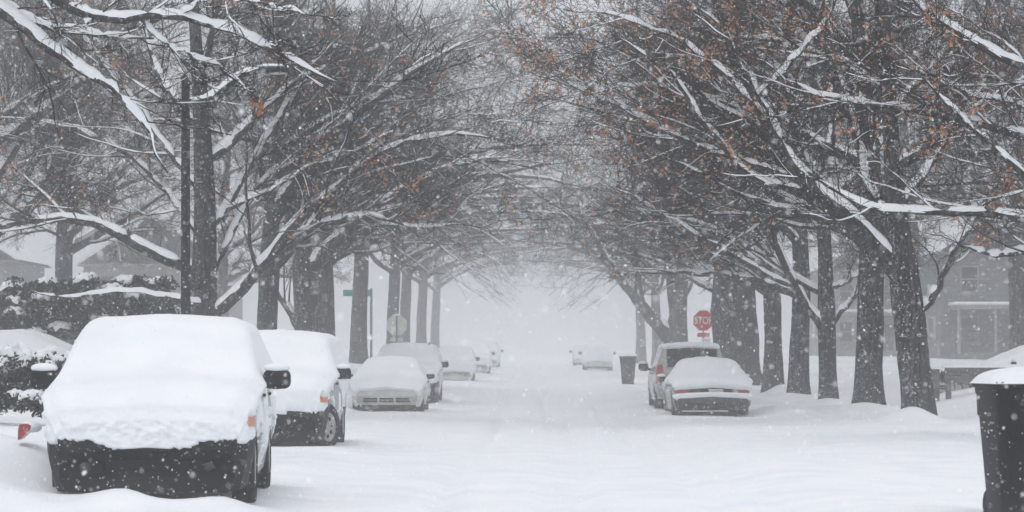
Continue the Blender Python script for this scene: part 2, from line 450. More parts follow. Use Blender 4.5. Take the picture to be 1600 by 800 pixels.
TREE_MESHES = {}
def tree_meshes(key, trunk, limbs, seed, n_rand=8, rand_len=5.0, dens=(9, 8, 6, 3), leaf=0.0, bias=(0, 0), zmax=99.0, rand_from=0.3, twig_r=0.0055, elev=(20, 60), bl=4.2, rr2=0.40, zmin=3.2):
    """trunk: rows x,y,z,r ; limbs: list of rows x,y,z,r (all relative to the base). Returns {part: [meshes]}"""
    rng = np.random.default_rng(seed)
    trunk = np.asarray(trunk, float)
    out = {'trunk': [], 'limb': [], 'branches': [], 'twigs': [], 'snow_cover': [], 'leaves': []}
    # trunk
    K = 30; S = 20
    tr = resample(trunk, K)
    P, R = tr[:, :3], tr[:, 3].copy()
    hgt = P[:, 2] - P[0, 2]
    R = R * (1 + 0.42 * np.exp(-hgt / 0.30))
    V, Q = tube_batch(P[None], R[None], S)
    a = np.tile(np.linspace(0, 2 * np.pi, S, endpoint=False), K)
    zz = np.repeat(hgt, S); rr_ = np.repeat(R, S)
    lump = 0.16 * vnoise(np.cos(a) * 1.5 + 5, zz + np.sin(a) * 1.5, 0.8, seed) + 0.09 * vnoise(a * 3.0, zz * 0.6, 0.45, seed + 1) + 0.25 * vnoise(np.cos(a) * 2 + 9, np.sin(a) * 2, 0.9, seed + 2) * np.exp(-zz / 0.3)
    cen = np.repeat(P, S, 0)
    V = cen + (V - cen) * (1 + lump)[:, None]
    V[:S, 2] -= 0.5; 
    out['trunk'].append(mesh('trunk', V, Q, M_BARK))
    # limbs
    LP, LR = [], []
    for l in limbs:
        q = resample(l, 16, rng, 0.02)
        LP.append(q[:, :3]); LR.append(np.maximum(q[:, 3], 0.012))
    top = hgt[-1]
    for i in range(n_rand):
        t = rand_from + (0.97 - rand_from) * (i + rng.random()) / n_rand
        f = t * (K - 1); k = int(min(f, K - 2))
        s = P[k] * (1 - f + k) + P[k + 1] * (f - k)
        az = i * 2.4 + rng.uniform(-0.5, 0.5) + seed
        el = math.radians(rng.uniform(*elev) * (0.6 + 0.7 * t))
        D = np.array([math.cos(az) * math.cos(el) + bias[0] * 0.7, math.sin(az) * math.cos(el) + bias[1] * 0.7, math.sin(el)])
        D /= np.linalg.norm(D)
        ln = rand_len * (1.15 - 0.65 * t) * rng.uniform(0.8, 1.2)
        pts = [s]
        for _ in range(15):
            D = D + rng.normal(size=3) * 0.10 + np.array([0, 0, 0.015 if _ < 7 else -0.02])
            D /= np.linalg.norm(D)
            pts.append(pts[-1] + D * ln / 15)
        LP.append(np.array(pts)); LR.append(np.linspace(min(R[k] * 0.55, 0.14), 0.016, 16))
    snow = []
    for p, r in zip(LP, LR):
        v, q = tube_batch(p[None], r[None], 9)
        out['limb'].append(mesh('limb', v, q, M_BARK))
    LP, LR = np.array(LP), np.array(LR)
    def fine(p, r, f):       # denser rings for snow lumps
        N_, K_, _ = p.shape
        t = np.linspace(0, K_ - 1, f); i = np.minimum(t.astype(int), K_ - 2); fr = t - i
        return p[:, i] * (1 - fr)[None, :, None] + p[:, i + 1] * fr[None, :, None], r[:, i] * (1 - fr) + r[:, i + 1] * fr
    fp, frr = fine(LP, LR, 58)
    snow.append(snow_batch(fp, frr, rng, 1, 5, 0.045, 0.45, 0.22, st=(.16, .5)))
    m2, m3, m4, m5 = dens[0], dens[1], dens[2] + 1, dens[3]
    B2, R2 = grow(LP, LR, m2, 0.14, 1.0, 0.66, (22, 55), 9, rng, 0.006, 0.135, 0.6, rr2, 0.010, maxlen=bl)
    def zc(b, r):
        k = (b[:, 0, 2] < zmax) & (b[:, -1, 2] > zmin)
        return b[k], r[k]
    B2, R2 = zc(B2, R2)
    B3, R3 = grow(B2, R2, m3, 0.15, 1.0, 0.58, (22, 58), 6, rng, 0.004, 0.16, 0.7, 0.52, 0.0062, maxlen=2.1)
    B3, R3 = zc(B3, R3)
    B4, R4 = grow(B3, R3, m4, 0.1, 1.0, 0.62, (20, 60), 4, rng, 0.0, 0.17, 0.8, 0.62, twig_r * .85, maxlen=1.15)
    B4, R4 = zc(B4, R4)
    B5, R5 = grow(B4, R4, m5, 0.15, 1.0, 0.8, (20, 60), 2, rng, 0.0, 0.2, 0.9, 0.75, twig_r * 0.7, maxlen=0.7)
    out['branches'].append(mesh('branches', *merge([tube_batch(B2, R2, 4), tube_batch(B3, R3, 3)]), M_BARK))
    out['twigs'].append(mesh('twigs', *merge([tube_batch(B4, R4, 3), tube_batch(B5, R5, 3)]), M_TWIG))
    f2, fr2 = fine(B2, R2, 15)
    snow.append(snow_batch(f2, fr2, rng, 0.68, 5, 0.013, 0.42, 0.50))
    f3, fr3 = fine(B3, R3, 7)
    snow.append(snow_batch(f3, fr3, rng, 0.20, 3, 0.010, 0.5, 0.56))
    snow.append(snow_batch(B4, R4, rng, 0.06, 3, 0.009, 0.5, 0.55))
    out['snow_cover'].append(mesh('snow_cover', *merge(snow), M_SNOW_BR))
    if leaf > 0:
        n3 = len(B3)
        cl = rng.random(n3) < leaf
        rid = np.flatnonzero(cl)
        d3 = B3[rid]
        tips, _ = grow(d3, R3[rid], 6, .2, 1.0, .5, (20, 60), 4, rng, 0, .2, maxlen=.5)
        c = np.concatenate([tips[:, -1], tips[:, 2], tips[:, 1][::2]])
        c = c + rng.normal(size=c.shape) * 0.05 - np.array([0, 0, 0.03])
        n = len(c)
        a1 = rng.normal(size=(n, 3)); a1[:, 2] -= 0.6; a1 /= np.linalg.norm(a1, axis=1, keepdims=True)
        b1 = np.cross(a1, rng.normal(size=(n, 3))); b1 /= np.linalg.norm(b1, axis=1, keepdims=True)
        nn = np.cross(a1, b1)
        ln = rng.uniform(0.05, 0.10, n)[:, None]; wd = ln * 0.45
        V = np.stack([c, c + a1 * ln * .5 + b1 * wd + nn * wd * .5, c + a1 * ln, c + a1 * ln * .5 - b1 * wd + nn * wd * .5], 1).reshape(-1, 3)
        b = np.arange(n) * 4
        out['leaves'].append(mesh('leaves', V, [np.stack([b, b + 1, b + 2], 1), np.stack([b, b + 2, b + 3], 1)], M_LEAF, False))
    TREE_MESHES[key] = out
    return out

def place_tree(key, x, y, label, rz=0.0, sc=1.0, mirror=False, group=None, name='street_tree', z=None):
    t = thing(name, label, 'tree', (x, y, (gz(x, y) if z is None else z)), rz, group)
    t.scale = (-sc if mirror else sc, sc, sc)
    for part, ms in TREE_MESHES[key].items():
        for me in ms:
            o = obj(part, me, t)
            if part in ('branches', 'twigs', 'snow_cover', 'leaves'): o['kind'] = 'stuff'
    return t

def px_tree(key, y, trunk_px, limbs_px, seed, thin=1.0, **kw):
    """trunk and limbs given as photo pixels (x, y, radius px [, depth offset]) at the tree's distance"""
    ppm = F / y
    def rows(l):
        o = []
        for q in l:
            d = q[3] if len(q) > 3 else 0.0
            o.append([*W(q[0], q[1], y + d), q[2] / ppm])
        return np.array(o)
    tk = rows(trunk_px)
    bx = tk[0, 0]
    base = np.array([bx, y, gz(bx, y)])
    tk[:, :3] -= base; tk[0, 2] = 0
    lb = []
    for l in limbs_px:
        r = rows(l); r[:, :3] -= base
        r[:, 3] *= thin * (1.0 if l[0][2] > 10.5 else .72); lb.append(r)
    tree_meshes(key, tk, lb, seed, **kw)
    return bx, y

GR, GL = 'trees lining the right side of the street', 'trees lining the left side of the street'

# right row, near to far
x, y = px_tree('R0', 38, [(1690, 720, 36), (1688, 500, 32), (1682, 300, 30), (1672, 120, 27), (1665, -80, 23), (1660, -300, 16), (1655, -480, 8)],
    [[(1684, 372, 14), (1640, 352, 12, -.3), (1600, 341, 10, -.6), (1525, 331, 8, -1), (1419, 331, 6, -1.4), (1350, 328, 4.5, -1.7), (1262, 269, 2.5, -2)],
     [(1680, 262, 14), (1640, 232, 12), (1600, 215, 10, .3), (1500, 187, 8, .5), (1437, 172, 6.5, .7), (1368, 165, 5, .9), (1306, 162, 4, 1), (1212, 119, 2.2, 1.2)],
     [(1682, 330, 11), (1640, 300, 9, -.4), (1600, 275, 8, -.8), (1550, 231, 6, -1.2), (1487, 175, 4, -1.6), (1440, 120, 2.2, -2)],
     [(1672, 140, 14), (1600, 106, 10, -.4), (1525, 69, 8, -.8), (1450, 28, 5, -1), (1400, -30, 2.5, -1.2)],
     [(1675, 200, 10), (1600, 162, 8, .8), (1519, 150, 6, 1.3), (1462, 125, 4, 1.6), (1390, 100, 2, 2)],
     [(1684, 420, 12), (1640, 402, 10, .5), (1600, 395, 8, .8), (1562, 400, 6, 1.1), (1500, 385, 2.5, 1.4)],
     [(1668, 40, 16), (1600, -20, 11, -.5), (1500, -70, 7, -1), (1380, -110, 3, -1.5)]],
    11, thin=.62, n_rand=7, rand_len=4.2, rand_from=0.5, dens=(9, 8, 6, 2), bl=2.4, rr2=.34, leaf=0.10, zmax=7.5, bias=(-0.5, 0.2))
place_tree('R0', x, y, 'big bare tree at right edge, only its snowy branches reach into view', group=GR)

x, y = px_tree('R1', 49, [(1438, 672, 24), (1431, 600, 24), (1422, 500, 24.5), (1412, 430, 25), (1406, 380, 19), (1400, 330, 16), (1394, 250, 14), (1388, 150, 12), (1380, 40, 10), (1372, -110, 7), (1366, -240, 3)],
    [[(1405, 428, 17), (1385, 405, 16), (1345, 360, 14.5, -.3), (1300, 318, 13.5, -.5), (1250, 290, 13, -.7), (1228, 262, 11.5, -.8), (1215, 225, 10, -.9), (1180, 150, 8, -1), (1150, 95, 6.5, -1), (1130, 50, 5, -1), (1110, -10, 3, -1)],
     [(1248, 298, 8, -.7), (1187, 287, 6.5, -.9), (1150, 262, 6, -1.1), (1119, 219, 5.2, -1.4), (1087, 181, 4.4, -1.7), (1066, 122, 3.6, -1.9), (1019, 94, 2.8, -2.1), (956, 53, 1.4, -2.3)],
     [(1228, 275, 7, -.8), (1162, 250, 5.5, -.7), (1100, 234, 5, -.5), (1031, 200, 4.2, -.3), (962, 166, 3, 0), (887, 128, 2, .3), (835, 117, 1.2, .5)],
     [(1440, 482, 10), (1462, 458, 8, -.1), (1480, 418, 6.5, -.2), (1503, 372, 5, -.3), (1532, 330, 3, -.3), (1560, 300, 1.6, -.3)],
     [(1404, 375, 13), (1372, 325, 9, .6), (1350, 270, 8, 1.2), (1335, 200, 6, 1.7), (1310, 110, 4, 2.2), (1290, 20, 2, 2.7)],
     [(1400, 330, 10), (1440, 280, 8, .5), (1480, 220, 6, 1), (1530, 150, 4, 1.5), (1570, 60, 2, 2)],
     [(1215, 222, 6, -.9), (1175, 185, 4.5, -.6), (1130, 160, 4, -.2), (1060, 138, 3, .2), (1000, 132, 2.4, .5), (900, 150, 1.3, .9)],
     [(1182, 155, 5, -1), (1240, 95, 4, -1.2), (1290, 40, 3, -1.3), (1320, -40, 1.6, -1.4)],
     [(1195, 185, 5, -1), (1120, 100, 4, -1.3), (1060, 62, 3.2, -1.6), (960, 20, 2.2, -2), (880, 15, 1.2, -2.4)]],
    12, n_rand=5, rand_len=4.5, rand_from=0.42, dens=(8, 8, 6, 3), leaf=0.40, zmax=8.6, bias=(-0.3, 0))
place_tree('R1', x, y, 'nearest whole trunk on the right, with huge snow-topped limb arching left over the street', group=GR)

x, y = px_tree('R3', 64.5, [(1296, 640, 14), (1293, 560, 13), (1292, 500, 14), (1290, 440, 12), (1287, 350, 10), (1280, 250, 8.5), (1270, 120, 6.5), (1262, -20, 4), (1258, -130, 2)],
    [[(1290, 525, 9), (1272, 497, 8.5), (1236, 445, 8, -.2), (1214, 385, 7, -.4), (1196, 330, 6, -.6), (1172, 262, 4.5, -.8), (1150, 190, 3, -1), (1135, 130, 1.6, -1.2)],
     [(1290, 462, 7), (1240, 436, 6, .3), (1197, 402, 5.5, .5), (1155, 381, 5, .7), (1108, 353, 4.2, .9), (1049, 338, 3.3, 1), (985, 328, 2.2, 1.2), (917, 330, 1.2, 1.4)],
     [(1238, 447, 5, -.2), (1176, 421, 4.5, -.5), (1130, 387, 4, -.8), (1070, 357, 3, -1.1), (1010, 318, 2, -1.4), (950, 290, 1.2, -1.7)],
     [(1296, 512, 7), (1320, 480, 6, .2), (1345, 455, 4.5, .4), (1370, 400, 3, .7), (1395, 330, 1.5, 1)],
     [(1292, 452, 5), (1320, 446, 4, -.3), (1350, 420, 2.5, -.5), (1380, 380, 1.2, -.8)],
     [(1287, 352, 7), (1255, 300, 5, -.6), (1225, 230, 4, -1.1), (1180, 150, 2.6, -1.6), (1150, 80, 1.3, -2)]],
    13, n_rand=6, rand_len=5, rand_from=0.45, dens=(8, 8, 6, 3), leaf=0.15, zmax=9.8, bias=(-0.4, 0))
place_tree('R3', x, y, 'slender grey trunk, third from the right, forking low into snowy limbs', group=GR)

x, y = px_tree('R6', 92, [(1150, 612, 38), (1149, 560, 36), (1148, 500, 36), (1146, 440, 33), (1144, 390, 25), (1150, 330, 19), (1155, 220, 14), (1160, 80, 9), (1160, -80, 4)],
    [[(1135, 425, 15), (1120, 400, 11), (1095, 375, 9, -.5), (1070, 340, 7, -1), (1045, 290, 5, -1.5), (1000, 230, 3, -2), (960, 190, 1.5, -2.4)],
     [(1125, 460, 7), (1100, 448, 5, .3), (1060, 425, 4, .6), (1010, 400, 3, .9), (950, 392, 1.5, 1.2)],
     [(1148, 395, 14), (1120, 340, 9, .5), (1090, 270, 6.5, 1), (1050, 190, 4, 1.5), (1010, 100, 2, 2)],
     [(1165, 420, 12), (1195, 370, 9, 0), (1225, 300, 6, .3), (1250, 220, 4, .6), (1280, 130, 2, 1)],
     [(1150, 380, 12), (1160, 300, 8, -1), (1150, 200, 6, -2), (1120, 120, 3, -3), (1100, 40, 1.6, -4)]],
    14, n_rand=8, rand_len=6.5, rand_from=0.4, dens=(7, 6, 5, 2), leaf=0.10, zmax=12, bias=(-0.35, -0.1), twig_r=0.006)
place_tree('R6', x, y, 'stoutest trunk on the right, hiding one edge of the red stop sign', group=GR)

# generic street trees
def generic(key, seed, H=14.5, r=0.34, fork=4.2, leaf=0.02, dens=(9, 7, 6, 2), n=13, wide=False, tw=.0085):
    rng = np.random.default_rng(seed)
    tk = [[0, 0, 0, r], [0.03, 0, 1.5, r * .92], [rng.uniform(-.2, .2), rng.uniform(-.1, .1), fork, r * .85]]
    x0, y0 = tk[-1][0], tk[-1][1]
    tk += [[x0 - .1, y0 + .1, fork + 2.5, r * .62], [x0 - .35, y0 + .2, fork + 5.5, r * .4], [x0 - .3, y0, H, r * .10]]
    limbs = []
    for k in range(6):      # low limbs sweeping over the road (towards -x)
        az = math.pi + rng.uniform(-.8, .8)
        z0 = fork * (rng.uniform(.85, 1.1) if k < 3 else rng.uniform(1.3, 1.9)); el = rng.uniform(.45, .85) if k < 3 else rng.uniform(.75, 1.1); ln = rng.uniform(4.6, 6.2) if k < 3 else rng.uniform(7.5, 9.5)
        if wide: z0 = fork * rng.uniform(1.0, 1.9); el = rng.uniform(.35, .75); ln = rng.uniform(8, 10)
        p = np.array([x0 * z0 / fork, y0 * z0 / fork, z0]); D = np.array([math.cos(az) * math.cos(el), math.sin(az) * math.cos(el), math.sin(el)])
        row = []
        for s in range(9):
            row.append([*p, np.interp(s, [0, 8], [r * .5, .016])])
            D = D + rng.normal(size=3) * .09 + np.array([0, 0, -.035]); D /= np.linalg.norm(D)
            p = p + D * ln / 8
        limbs.append(row)
    tree_meshes(key, tk, limbs, seed, n_rand=n, rand_len=6.0, rand_from=0.27, dens=dens, leaf=leaf, bias=(-0.3, 0), twig_r=tw, zmax=11.0 if wide else 12.0)
generic('G1', 21, leaf=0.015)
generic('G2', 22, H=15.5, r=0.38, fork=3.6, leaf=0.01)
generic('G3', 23, H=13.5, r=0.30, fork=3.1, leaf=0.04)
generic('G4', 24, H=14.5, r=0.33, fork=3.9, leaf=0.0, dens=(6, 4, 4, 2), n=7, wide=True, tw=.0075)

place_tree('G1', 7.5, 57, 'straight thick trunk standing second from the right, just left of nearest one', 0.2, 0.98, group=GR)
place_tree('G3', 7.52, 72, 'grey trunk directly right of the leaning forked one, half hidden by a snowy limb', -0.3, 1.0, group=GR)
place_tree('G2', 7.6, 80.5, 'leaning forked trunk just right of the stout one behind the parked cars', 0.25, 0.85, group=GR)

x, y = px_tree('R7', 120, [(1058, 606, 18), (1057, 560, 17), (1056, 525, 18), (1062, 480, 12), (1066, 430, 9), (1070, 330, 7), (1072, 200, 4), (1072, 100, 2)],
    [[(1052, 535, 13), (1035, 512, 11), (1010, 490, 9.5, -.3), (985, 455, 8, -.5), (960, 425, 6, -.7), (935, 385, 4, -1), (905, 330, 2, -1.3)],
     [(1056, 525, 10), (1048, 470, 8, .3), (1043, 410, 6, .5), (1030, 330, 4, .8), (1000, 250, 2, 1)],
     [(1064, 470, 7), (1078, 455, 5, 0), (1082, 430, 4, .2), (1090, 370, 3, .4), (1105, 280, 1.5, .6)]],
    15, n_rand=8, rand_len=6, rand_from=0.4, dens=(6, 5, 4, 2), zmax=12, bias=(-0.4, 0), twig_r=0.011)
place_tree('R7', x, y, 'hazy tree left of stop sign with one broad limb slanting towards the street', group=GR)
FARR = 'pale bare tree dissolving into the falling snow far down the right row'
for k, (yy, key, rz, s) in enumerate([(137, 'G4', .3, 1.05), (157, 'G4', -.25, 1.0), (180, 'G4', .1, 1.1)]):
    place_tree(key, 7.7, yy, FARR, rz, s, group='far trees of the right row')

# left row
x, y = px_tree('L0', 30, [(-105, 760, 46), (-100, 560, 42), (-95, 400, 40), (-88, 250, 37), (-75, 100, 33), (-60, -80, 28), (-50, -300, 18), (-45, -520, 8)],
    [[(-92, -10, 22), (-40, 2, 17), (0, 19, 14), (38, 44, 12, -.1), (112, 100, 9, -.3), (181, 136, 6, -.4), (230, 200, 3.5, -.5), (262, 270, 1.8, -.6)],
     [(-60, -20, 14), (0, 8, 10, .3), (62, 42, 8.5, .5), (119, 50, 6, .7), (190, 62, 3, .9), (240, 60, 1.6, 1)],
     [(-62, -100, 22), (20, -60, 16, -.3), (81, 0, 12, -.5), (137, 37, 10, -.6), (219, 28, 9, -.7), (287, 19, 7.5, -.8), (350, 47, 6, -.9), (437, 81, 4.5, -1), (500, 112, 2.5, -1.1), (540, 135, 1.5, -1.2)],
     [(137, 37, 6, -.6), (100, 12, 6, -.6), (170, -20, 6, -.4), (300, -60, 4, -.2), (420, -80, 2, 0)],
     [(287, 19, 5, -.8), (340, -10, 4, -1), (420, 8, 3.2, -1.2), (480, 26, 2, -1.4)],
     [(219, 30, 5, -.7), (262, 75, 4, -.6), (330, 98, 3, -.5), (372, 128, 1.6, -.4)]],
    31, thin=.62, n_rand=5, rand_len=3.2, rand_from=0.6, dens=(6, 5, 5, 2), bl=1.5, rr2=.28, leaf=0.015, zmax=6.6, bias=(0.5, 0))
place_tree('L0', x, y, 'near tree beyond the left edge, sending snow-laden boughs into the top left corner', group=GL)

x, y = px_tree('LC', 55, [(322, 640, 24), (320, 540, 22), (316, 470, 21), (318, 400, 19), (322, 330, 17), (318, 240, 14), (310, 120, 11), (300, -20, 8), (292, -160, 3)],
    [[(316, 428, 11), (280, 413, 10), (215, 385, 8.5, -.2), (160, 352, 7.5, -.3), (110, 340, 6.5, -.3), (70, 342, 5.5, -.3), (0, 356, 4, -.3), (-60, 350, 2, -.3)],
     [(325, 500, 11), (350, 480, 10.5), (388, 450, 10, -.4), (430, 386, 9, -.8), (465, 345, 7.5, -1.2), (535, 285, 5, -1.6), (600, 230, 3.4, -2), (700, 200, 2.4, -2.4), (790, 220, 1.4, -2.8)],
     [(325, 360, 10), (352, 330, 8.5, .4), (380, 280, 7.5, .8), (420, 210, 5.5, 1.2), (470, 130, 4, 1.6), (520, 60, 2, 2)],
     [(322, 440, 9), (346, 400, 8, .4), (370, 350, 7, .7), (395, 300, 5, 1), (440, 255, 3.5, 1.3), (500, 240, 2, 1.6)],
     [(318, 300, 9), (270, 250, 7, .3), (225, 180, 5.5, .5), (160, 100, 3.5, .7), (110, 30, 1.8, 1)],
     [(318, 380, 8), (262, 300, 6, .8), (200, 240, 4.5, 1.4), (120, 200, 3, 2), (20, 180, 1.4, 2.5)],
     [(330, 478, 5), (300, 470, 4, -.5), (200, 450, 3, -.8), (110, 470, 2, -1), (40, 450, 1.2, -1.2)],
     [(350, 330, 5, .4), (420, 300, 4.5, -.2), (480, 260, 4, -.8), (560, 240, 3, -1.3), (640, 190, 2, -1.8)],
     [(430, 388, 5, -.8), (500, 350, 4, -1.2), (560, 330, 3, -1.6), (640, 355, 2.2, -2), (730, 350, 1.2, -2.4)]],
    32, thin=.85, n_rand=7, rand_len=4.8, rand_from=0.42, dens=(9, 8, 6, 3), leaf=0.15, zmax=9.2, bias=(0.1, 0))
place_tree('LC', x, y, 'dark many-limbed tree right behind the lamp post, one limb crossing left', group=GL)

x, y = px_tree('LA', 80, [(480, 625, 20), (479, 540, 19), (478, 480, 19), (476, 430, 20), (470, 380, 13), (466, 330, 11), (462, 220, 9), (455, 90, 6), (450, -40, 3)],
    [[(478, 424, 13), (500, 404, 11.5), (535, 372, 10, -.3), (556, 348, 8.5, -.5), (587, 327, 7, -.8), (619, 302, 6, -1), (680, 265, 4.4, -1.4), (760, 245, 3, -1.8), (840, 265, 1.5, -2.2)],
     [(466, 515, 7), (448, 478, 6.5), (428, 454, 5.5, -.2), (405, 420, 4, -.4), (380, 360, 2, -.6)],
     [(467, 388, 11), (447, 358, 9.5, -.4), (450, 320, 9, -.6), (472, 262, 7.5, -.8), (505, 190, 5.5, -1), (545, 110, 3.6, -1.2), (580, 30, 2, -1.4)],
     [(550, 355, 6, -.4), (545, 310, 5, 0), (570, 250, 4, .4), (620, 190, 3, .8), (690, 150, 2, 1.2), (780, 130, 1.2, 1.6)],
     [(535, 372, 5, -.3), (600, 350, 4, -.8), (660, 358, 3, -1.2), (710, 345, 1.5, -1.6)],
     [(462, 240, 7), (500, 160, 5.5, .8), (550, 90, 4, 1.4), (620, 60, 3, 2), (720, 30, 1.5, 2.6)]],
    33, n_rand=7, rand_len=5.5, rand_from=0.45, dens=(8, 7, 5, 2), leaf=0.03, zmax=11.5, bias=(0.4, 0), twig_r=0.007)
place_tree('LA', x, y, 'tree behind second parked car, forking into a snowy limb that bends over the street', group=GL)

place_tree('G2', -7.0, 68, 'thinner dark trunk between the lamp post and the forked tree', 0.1, 0.82, True, group=GL)
place_tree('G1', -7.05, 88.5, 'trunk standing tight against the right side of the forked left tree', -0.3, 1.0, True, group=GL)
place_tree('G4', -7.05, 105, 'grey trunk splitting the view of a green street name sign', 0.2, 1.1, True, group=GL)
place_tree('G4', -6.7, 124, 'hazy trunk behind the pale octagon sign on the left', -0.2, 1.0, True, group=GL)
FARL = 'pale bare tree dissolving into the falling snow far down the left row'
for k, (yy, key, rz, s) in enumerate([(146, 'G4', .35, 1.05), (168, 'G4', -.3, 1.1), (192, 'G4', .0, 1.1)]):
    place_tree(key, -7.2, yy, FARL, rz, s, True, group='far trees of the left row')
# yard trees
GY = 'bare trees in the yards'
place_tree('G2', -16.3, 76, 'bare yard tree past the left edge, its crown above the evergreen shrubs', 0.8, 1.0, True, GY, 'yard_tree')
place_tree('G1', -17.5, 96, 'dim bare yard tree behind the snowy evergreen on the left', -1.0, 1.1, True, GY, 'yard_tree')
place_tree('G1', 15.0, 74, 'bare yard tree past the right edge, its crown showing above the rail fence', 1.9, .9, False, GY, 'yard_tree')
place_tree('G2', 17.2, 90, 'bare yard trunk near the right edge behind the rail fence', -0.8, 1.1, False, GY, 'yard_tree')
place_tree('G1', 17.5, 118, 'faint bare yard tree far behind the stop sign', 0.5, 1.2, False, GY, 'yard_tree')
place_tree('G3', -15.0, 125, 'faint bare yard tree far behind the octagon sign', 0.5, 1.2, True, GY, 'yard_tree')

# ------------------------------------------------------------------ vehicles
def smooth1(a, n=2):
    a = np.asarray(a, float).copy()
    for _ in range(n):
        a[1:-1] = 0.25 * a[:-2] + 0.5 * a[1:-1] + 0.25 * a[2:]
    return a

def car_grid(sp, dy):
    L = sp['L']
    ys = np.unique(np.round(np.concatenate([np.arange(0, 0.10, dy * 0.22), np.arange(0.10, 0.30, dy * 0.5), np.arange(0.30, L - 0.30, dy), np.arange(L - 0.30, L + 1e-6, dy * 0.5), [L], sp.get('fine_rows', [])]), 4))
    def prof(k, n=2):
        p = np.array(sp[k]); return smooth1(np.interp(ys, p[:, 0], p[:, 1]), n)
    zt = prof('zt', sp.get('sm', 1)); zs = np.minimum(prof('zs'), zt - 0.015); ws = prof('ws'); wt = np.minimum(prof('wt'), ws - 0.02)
    zb0 = prof('zb')
    zb = zb0.copy()
    for yw in sp['wheels']:
        Ra = sp['R'] + 0.075
        arch = sp['R'] + np.sqrt(np.clip(Ra ** 2 - (ys - yw) ** 2, 0, None))
        zb = np.where(np.abs(ys - yw) < Ra, np.maximum(zb0, arch - 0.0), zb)
    zb = np.minimum(zb, zs - 0.06)
    wb = ws - 0.07
    zm = np.maximum(zb + 0.03, np.minimum(zb0 + 0.45 * (zs - zb0), zs - 0.02))
    crown = 0.035 + 0 * ys
    ctrl = [np.stack([0 * ys, zb], 1), np.stack([wb, zb], 1), np.stack([ws, zm], 1), np.stack([ws * 0.985, zs], 1),
            np.stack([wt + 0.0, zs + (zt - zs) * 0.93 - 0.0], 1), np.stack([wt - 0.09, zt], 1), np.stack([0 * ys, zt + crown], 1)]
    segs = sp.get('segs', (2, 7, 7, 9, 4, 10))
    half = [ctrl[0]]; seg_id = []
    for k, n in enumerate(segs):
        for j in range(1, n + 1):
            half.append(ctrl[k] + (ctrl[k + 1] - ctrl[k]) * (j / n)); seg_id.append(k)
    H = np.stack(half, 1)                     # (ny, nh, 2)
    for _ in range(2):                        # soften the edges across the section
        H[:, 3:-1] = 0.25 * H[:, 2:-2] + 0.5 * H[:, 3:-1] + 0.25 * H[:, 4:]
    Rr = np.stack([H[..., 0], np.repeat(ys[:, None], H.shape[1], 1), H[..., 1]], -1)
    Lf = Rr[:, ::-1][:, 1:].copy(); Lf[..., 0] *= -1     # top centre -> bottom centre on the other side
    G = np.concatenate([Rr, Lf], 1)
    sid = np.array(seg_id + seg_id[::-1])
    return ys, G, sid

def grid_normals(G):
    du = np.gradient(G, axis=0); dv = np.gradient(G, axis=1)
    n = np.cross(dv, du)
    n /= np.linalg.norm(n, axis=2, keepdims=True) + 1e-9
    c = G - G.mean(axis=(0, 1))
    if (n * c).sum() < 0: n = -n
    return n

def faces_of(ny, nh):
    i, j = np.meshgrid(np.arange(ny - 1), np.arange(nh - 1), indexing='ij')
    return np.stack([i * nh + j, i * nh + j + 1, (i + 1) * nh + j + 1, (i + 1) * nh + j], -1).reshape(-1, 4)

def subset(name, V, Q, mask, mat, parent, smooth=True):
    q = Q[mask]
    if len(q) == 0: return None
    u = np.unique(q); rem = np.zeros(len(V), int); rem[u] = np.arange(len(u))
    return obj(name, mesh(name, V[u], rem[q], mat, smooth), parent)

def wheel(parent, x, y, R, side, rimmat, holes=True, snow=True):
    w = 0.20
    tb = MB().lathe([(R * .60, -w / 2), (R * .9, -w / 2), (R * .985, -w / 2 + .03), (R, -w / 4), (R, w / 4), (R * .985, w / 2 - .03), (R * .9, w / 2), (R * .60, w / 2)], axis='x', seg=32)
    wo = obj('wheel', None, parent, (x, y, R))
    t = tb.build('tyre', M_TYRE, wo, True)
    f = side * (w / 2 - 0.02)
    MB().lathe([(0.001, f), (R * .14, f + side * .012), (R * .2, f - side * .01), (R * .5, f - side * .022), (R * .56, f + side * .012), (R * .62, f + side * .008), (R * .62, -f)], axis='x', seg=28).build('rim', rimmat, wo, True)
    if holes:
        hb = MB()
        for k in range(8):
            a = k * math.pi / 4 + 0.2
            hb.lathe([(0.001, side * .006), (R * .085, side * .004), (R * .085, -side * .02)], (f - side * .014, math.cos(a) * R * .38, math.sin(a) * R * .38), 'x', 10)
        hb.build('rim_vent', M_HOLE, wo, True)
    return wo

def rounded_blob(c, d, n=12, p=3.2):
    """superellipsoid"""
    u = np.linspace(-np.pi / 2, np.pi / 2, n); v = np.linspace(-np.pi, np.pi, 2 * n, endpoint=False)
    U, Vv = np.meshgrid(u, v, indexing='ij')
    e = 2 / p
    f = lambda a: np.sign(a) * np.abs(a) ** e
    P = np.stack([f(np.cos(U)) * f(np.cos(Vv)), f(np.cos(U)) * f(np.sin(Vv)), f(np.sin(U))], -1) * np.asarray(d, float) / 2 + np.asarray(c, float)
    m = 2 * n
    i, j = np.meshgrid(np.arange(n - 1), np.arange(m), indexing='ij')
    Q = np.stack([i * m + j, i * m + (j + 1) % m, (i + 1) * m + (j + 1) % m, (i + 1) * m + j], -1).reshape(-1, 4)
    return P.reshape(-1, 3), Q

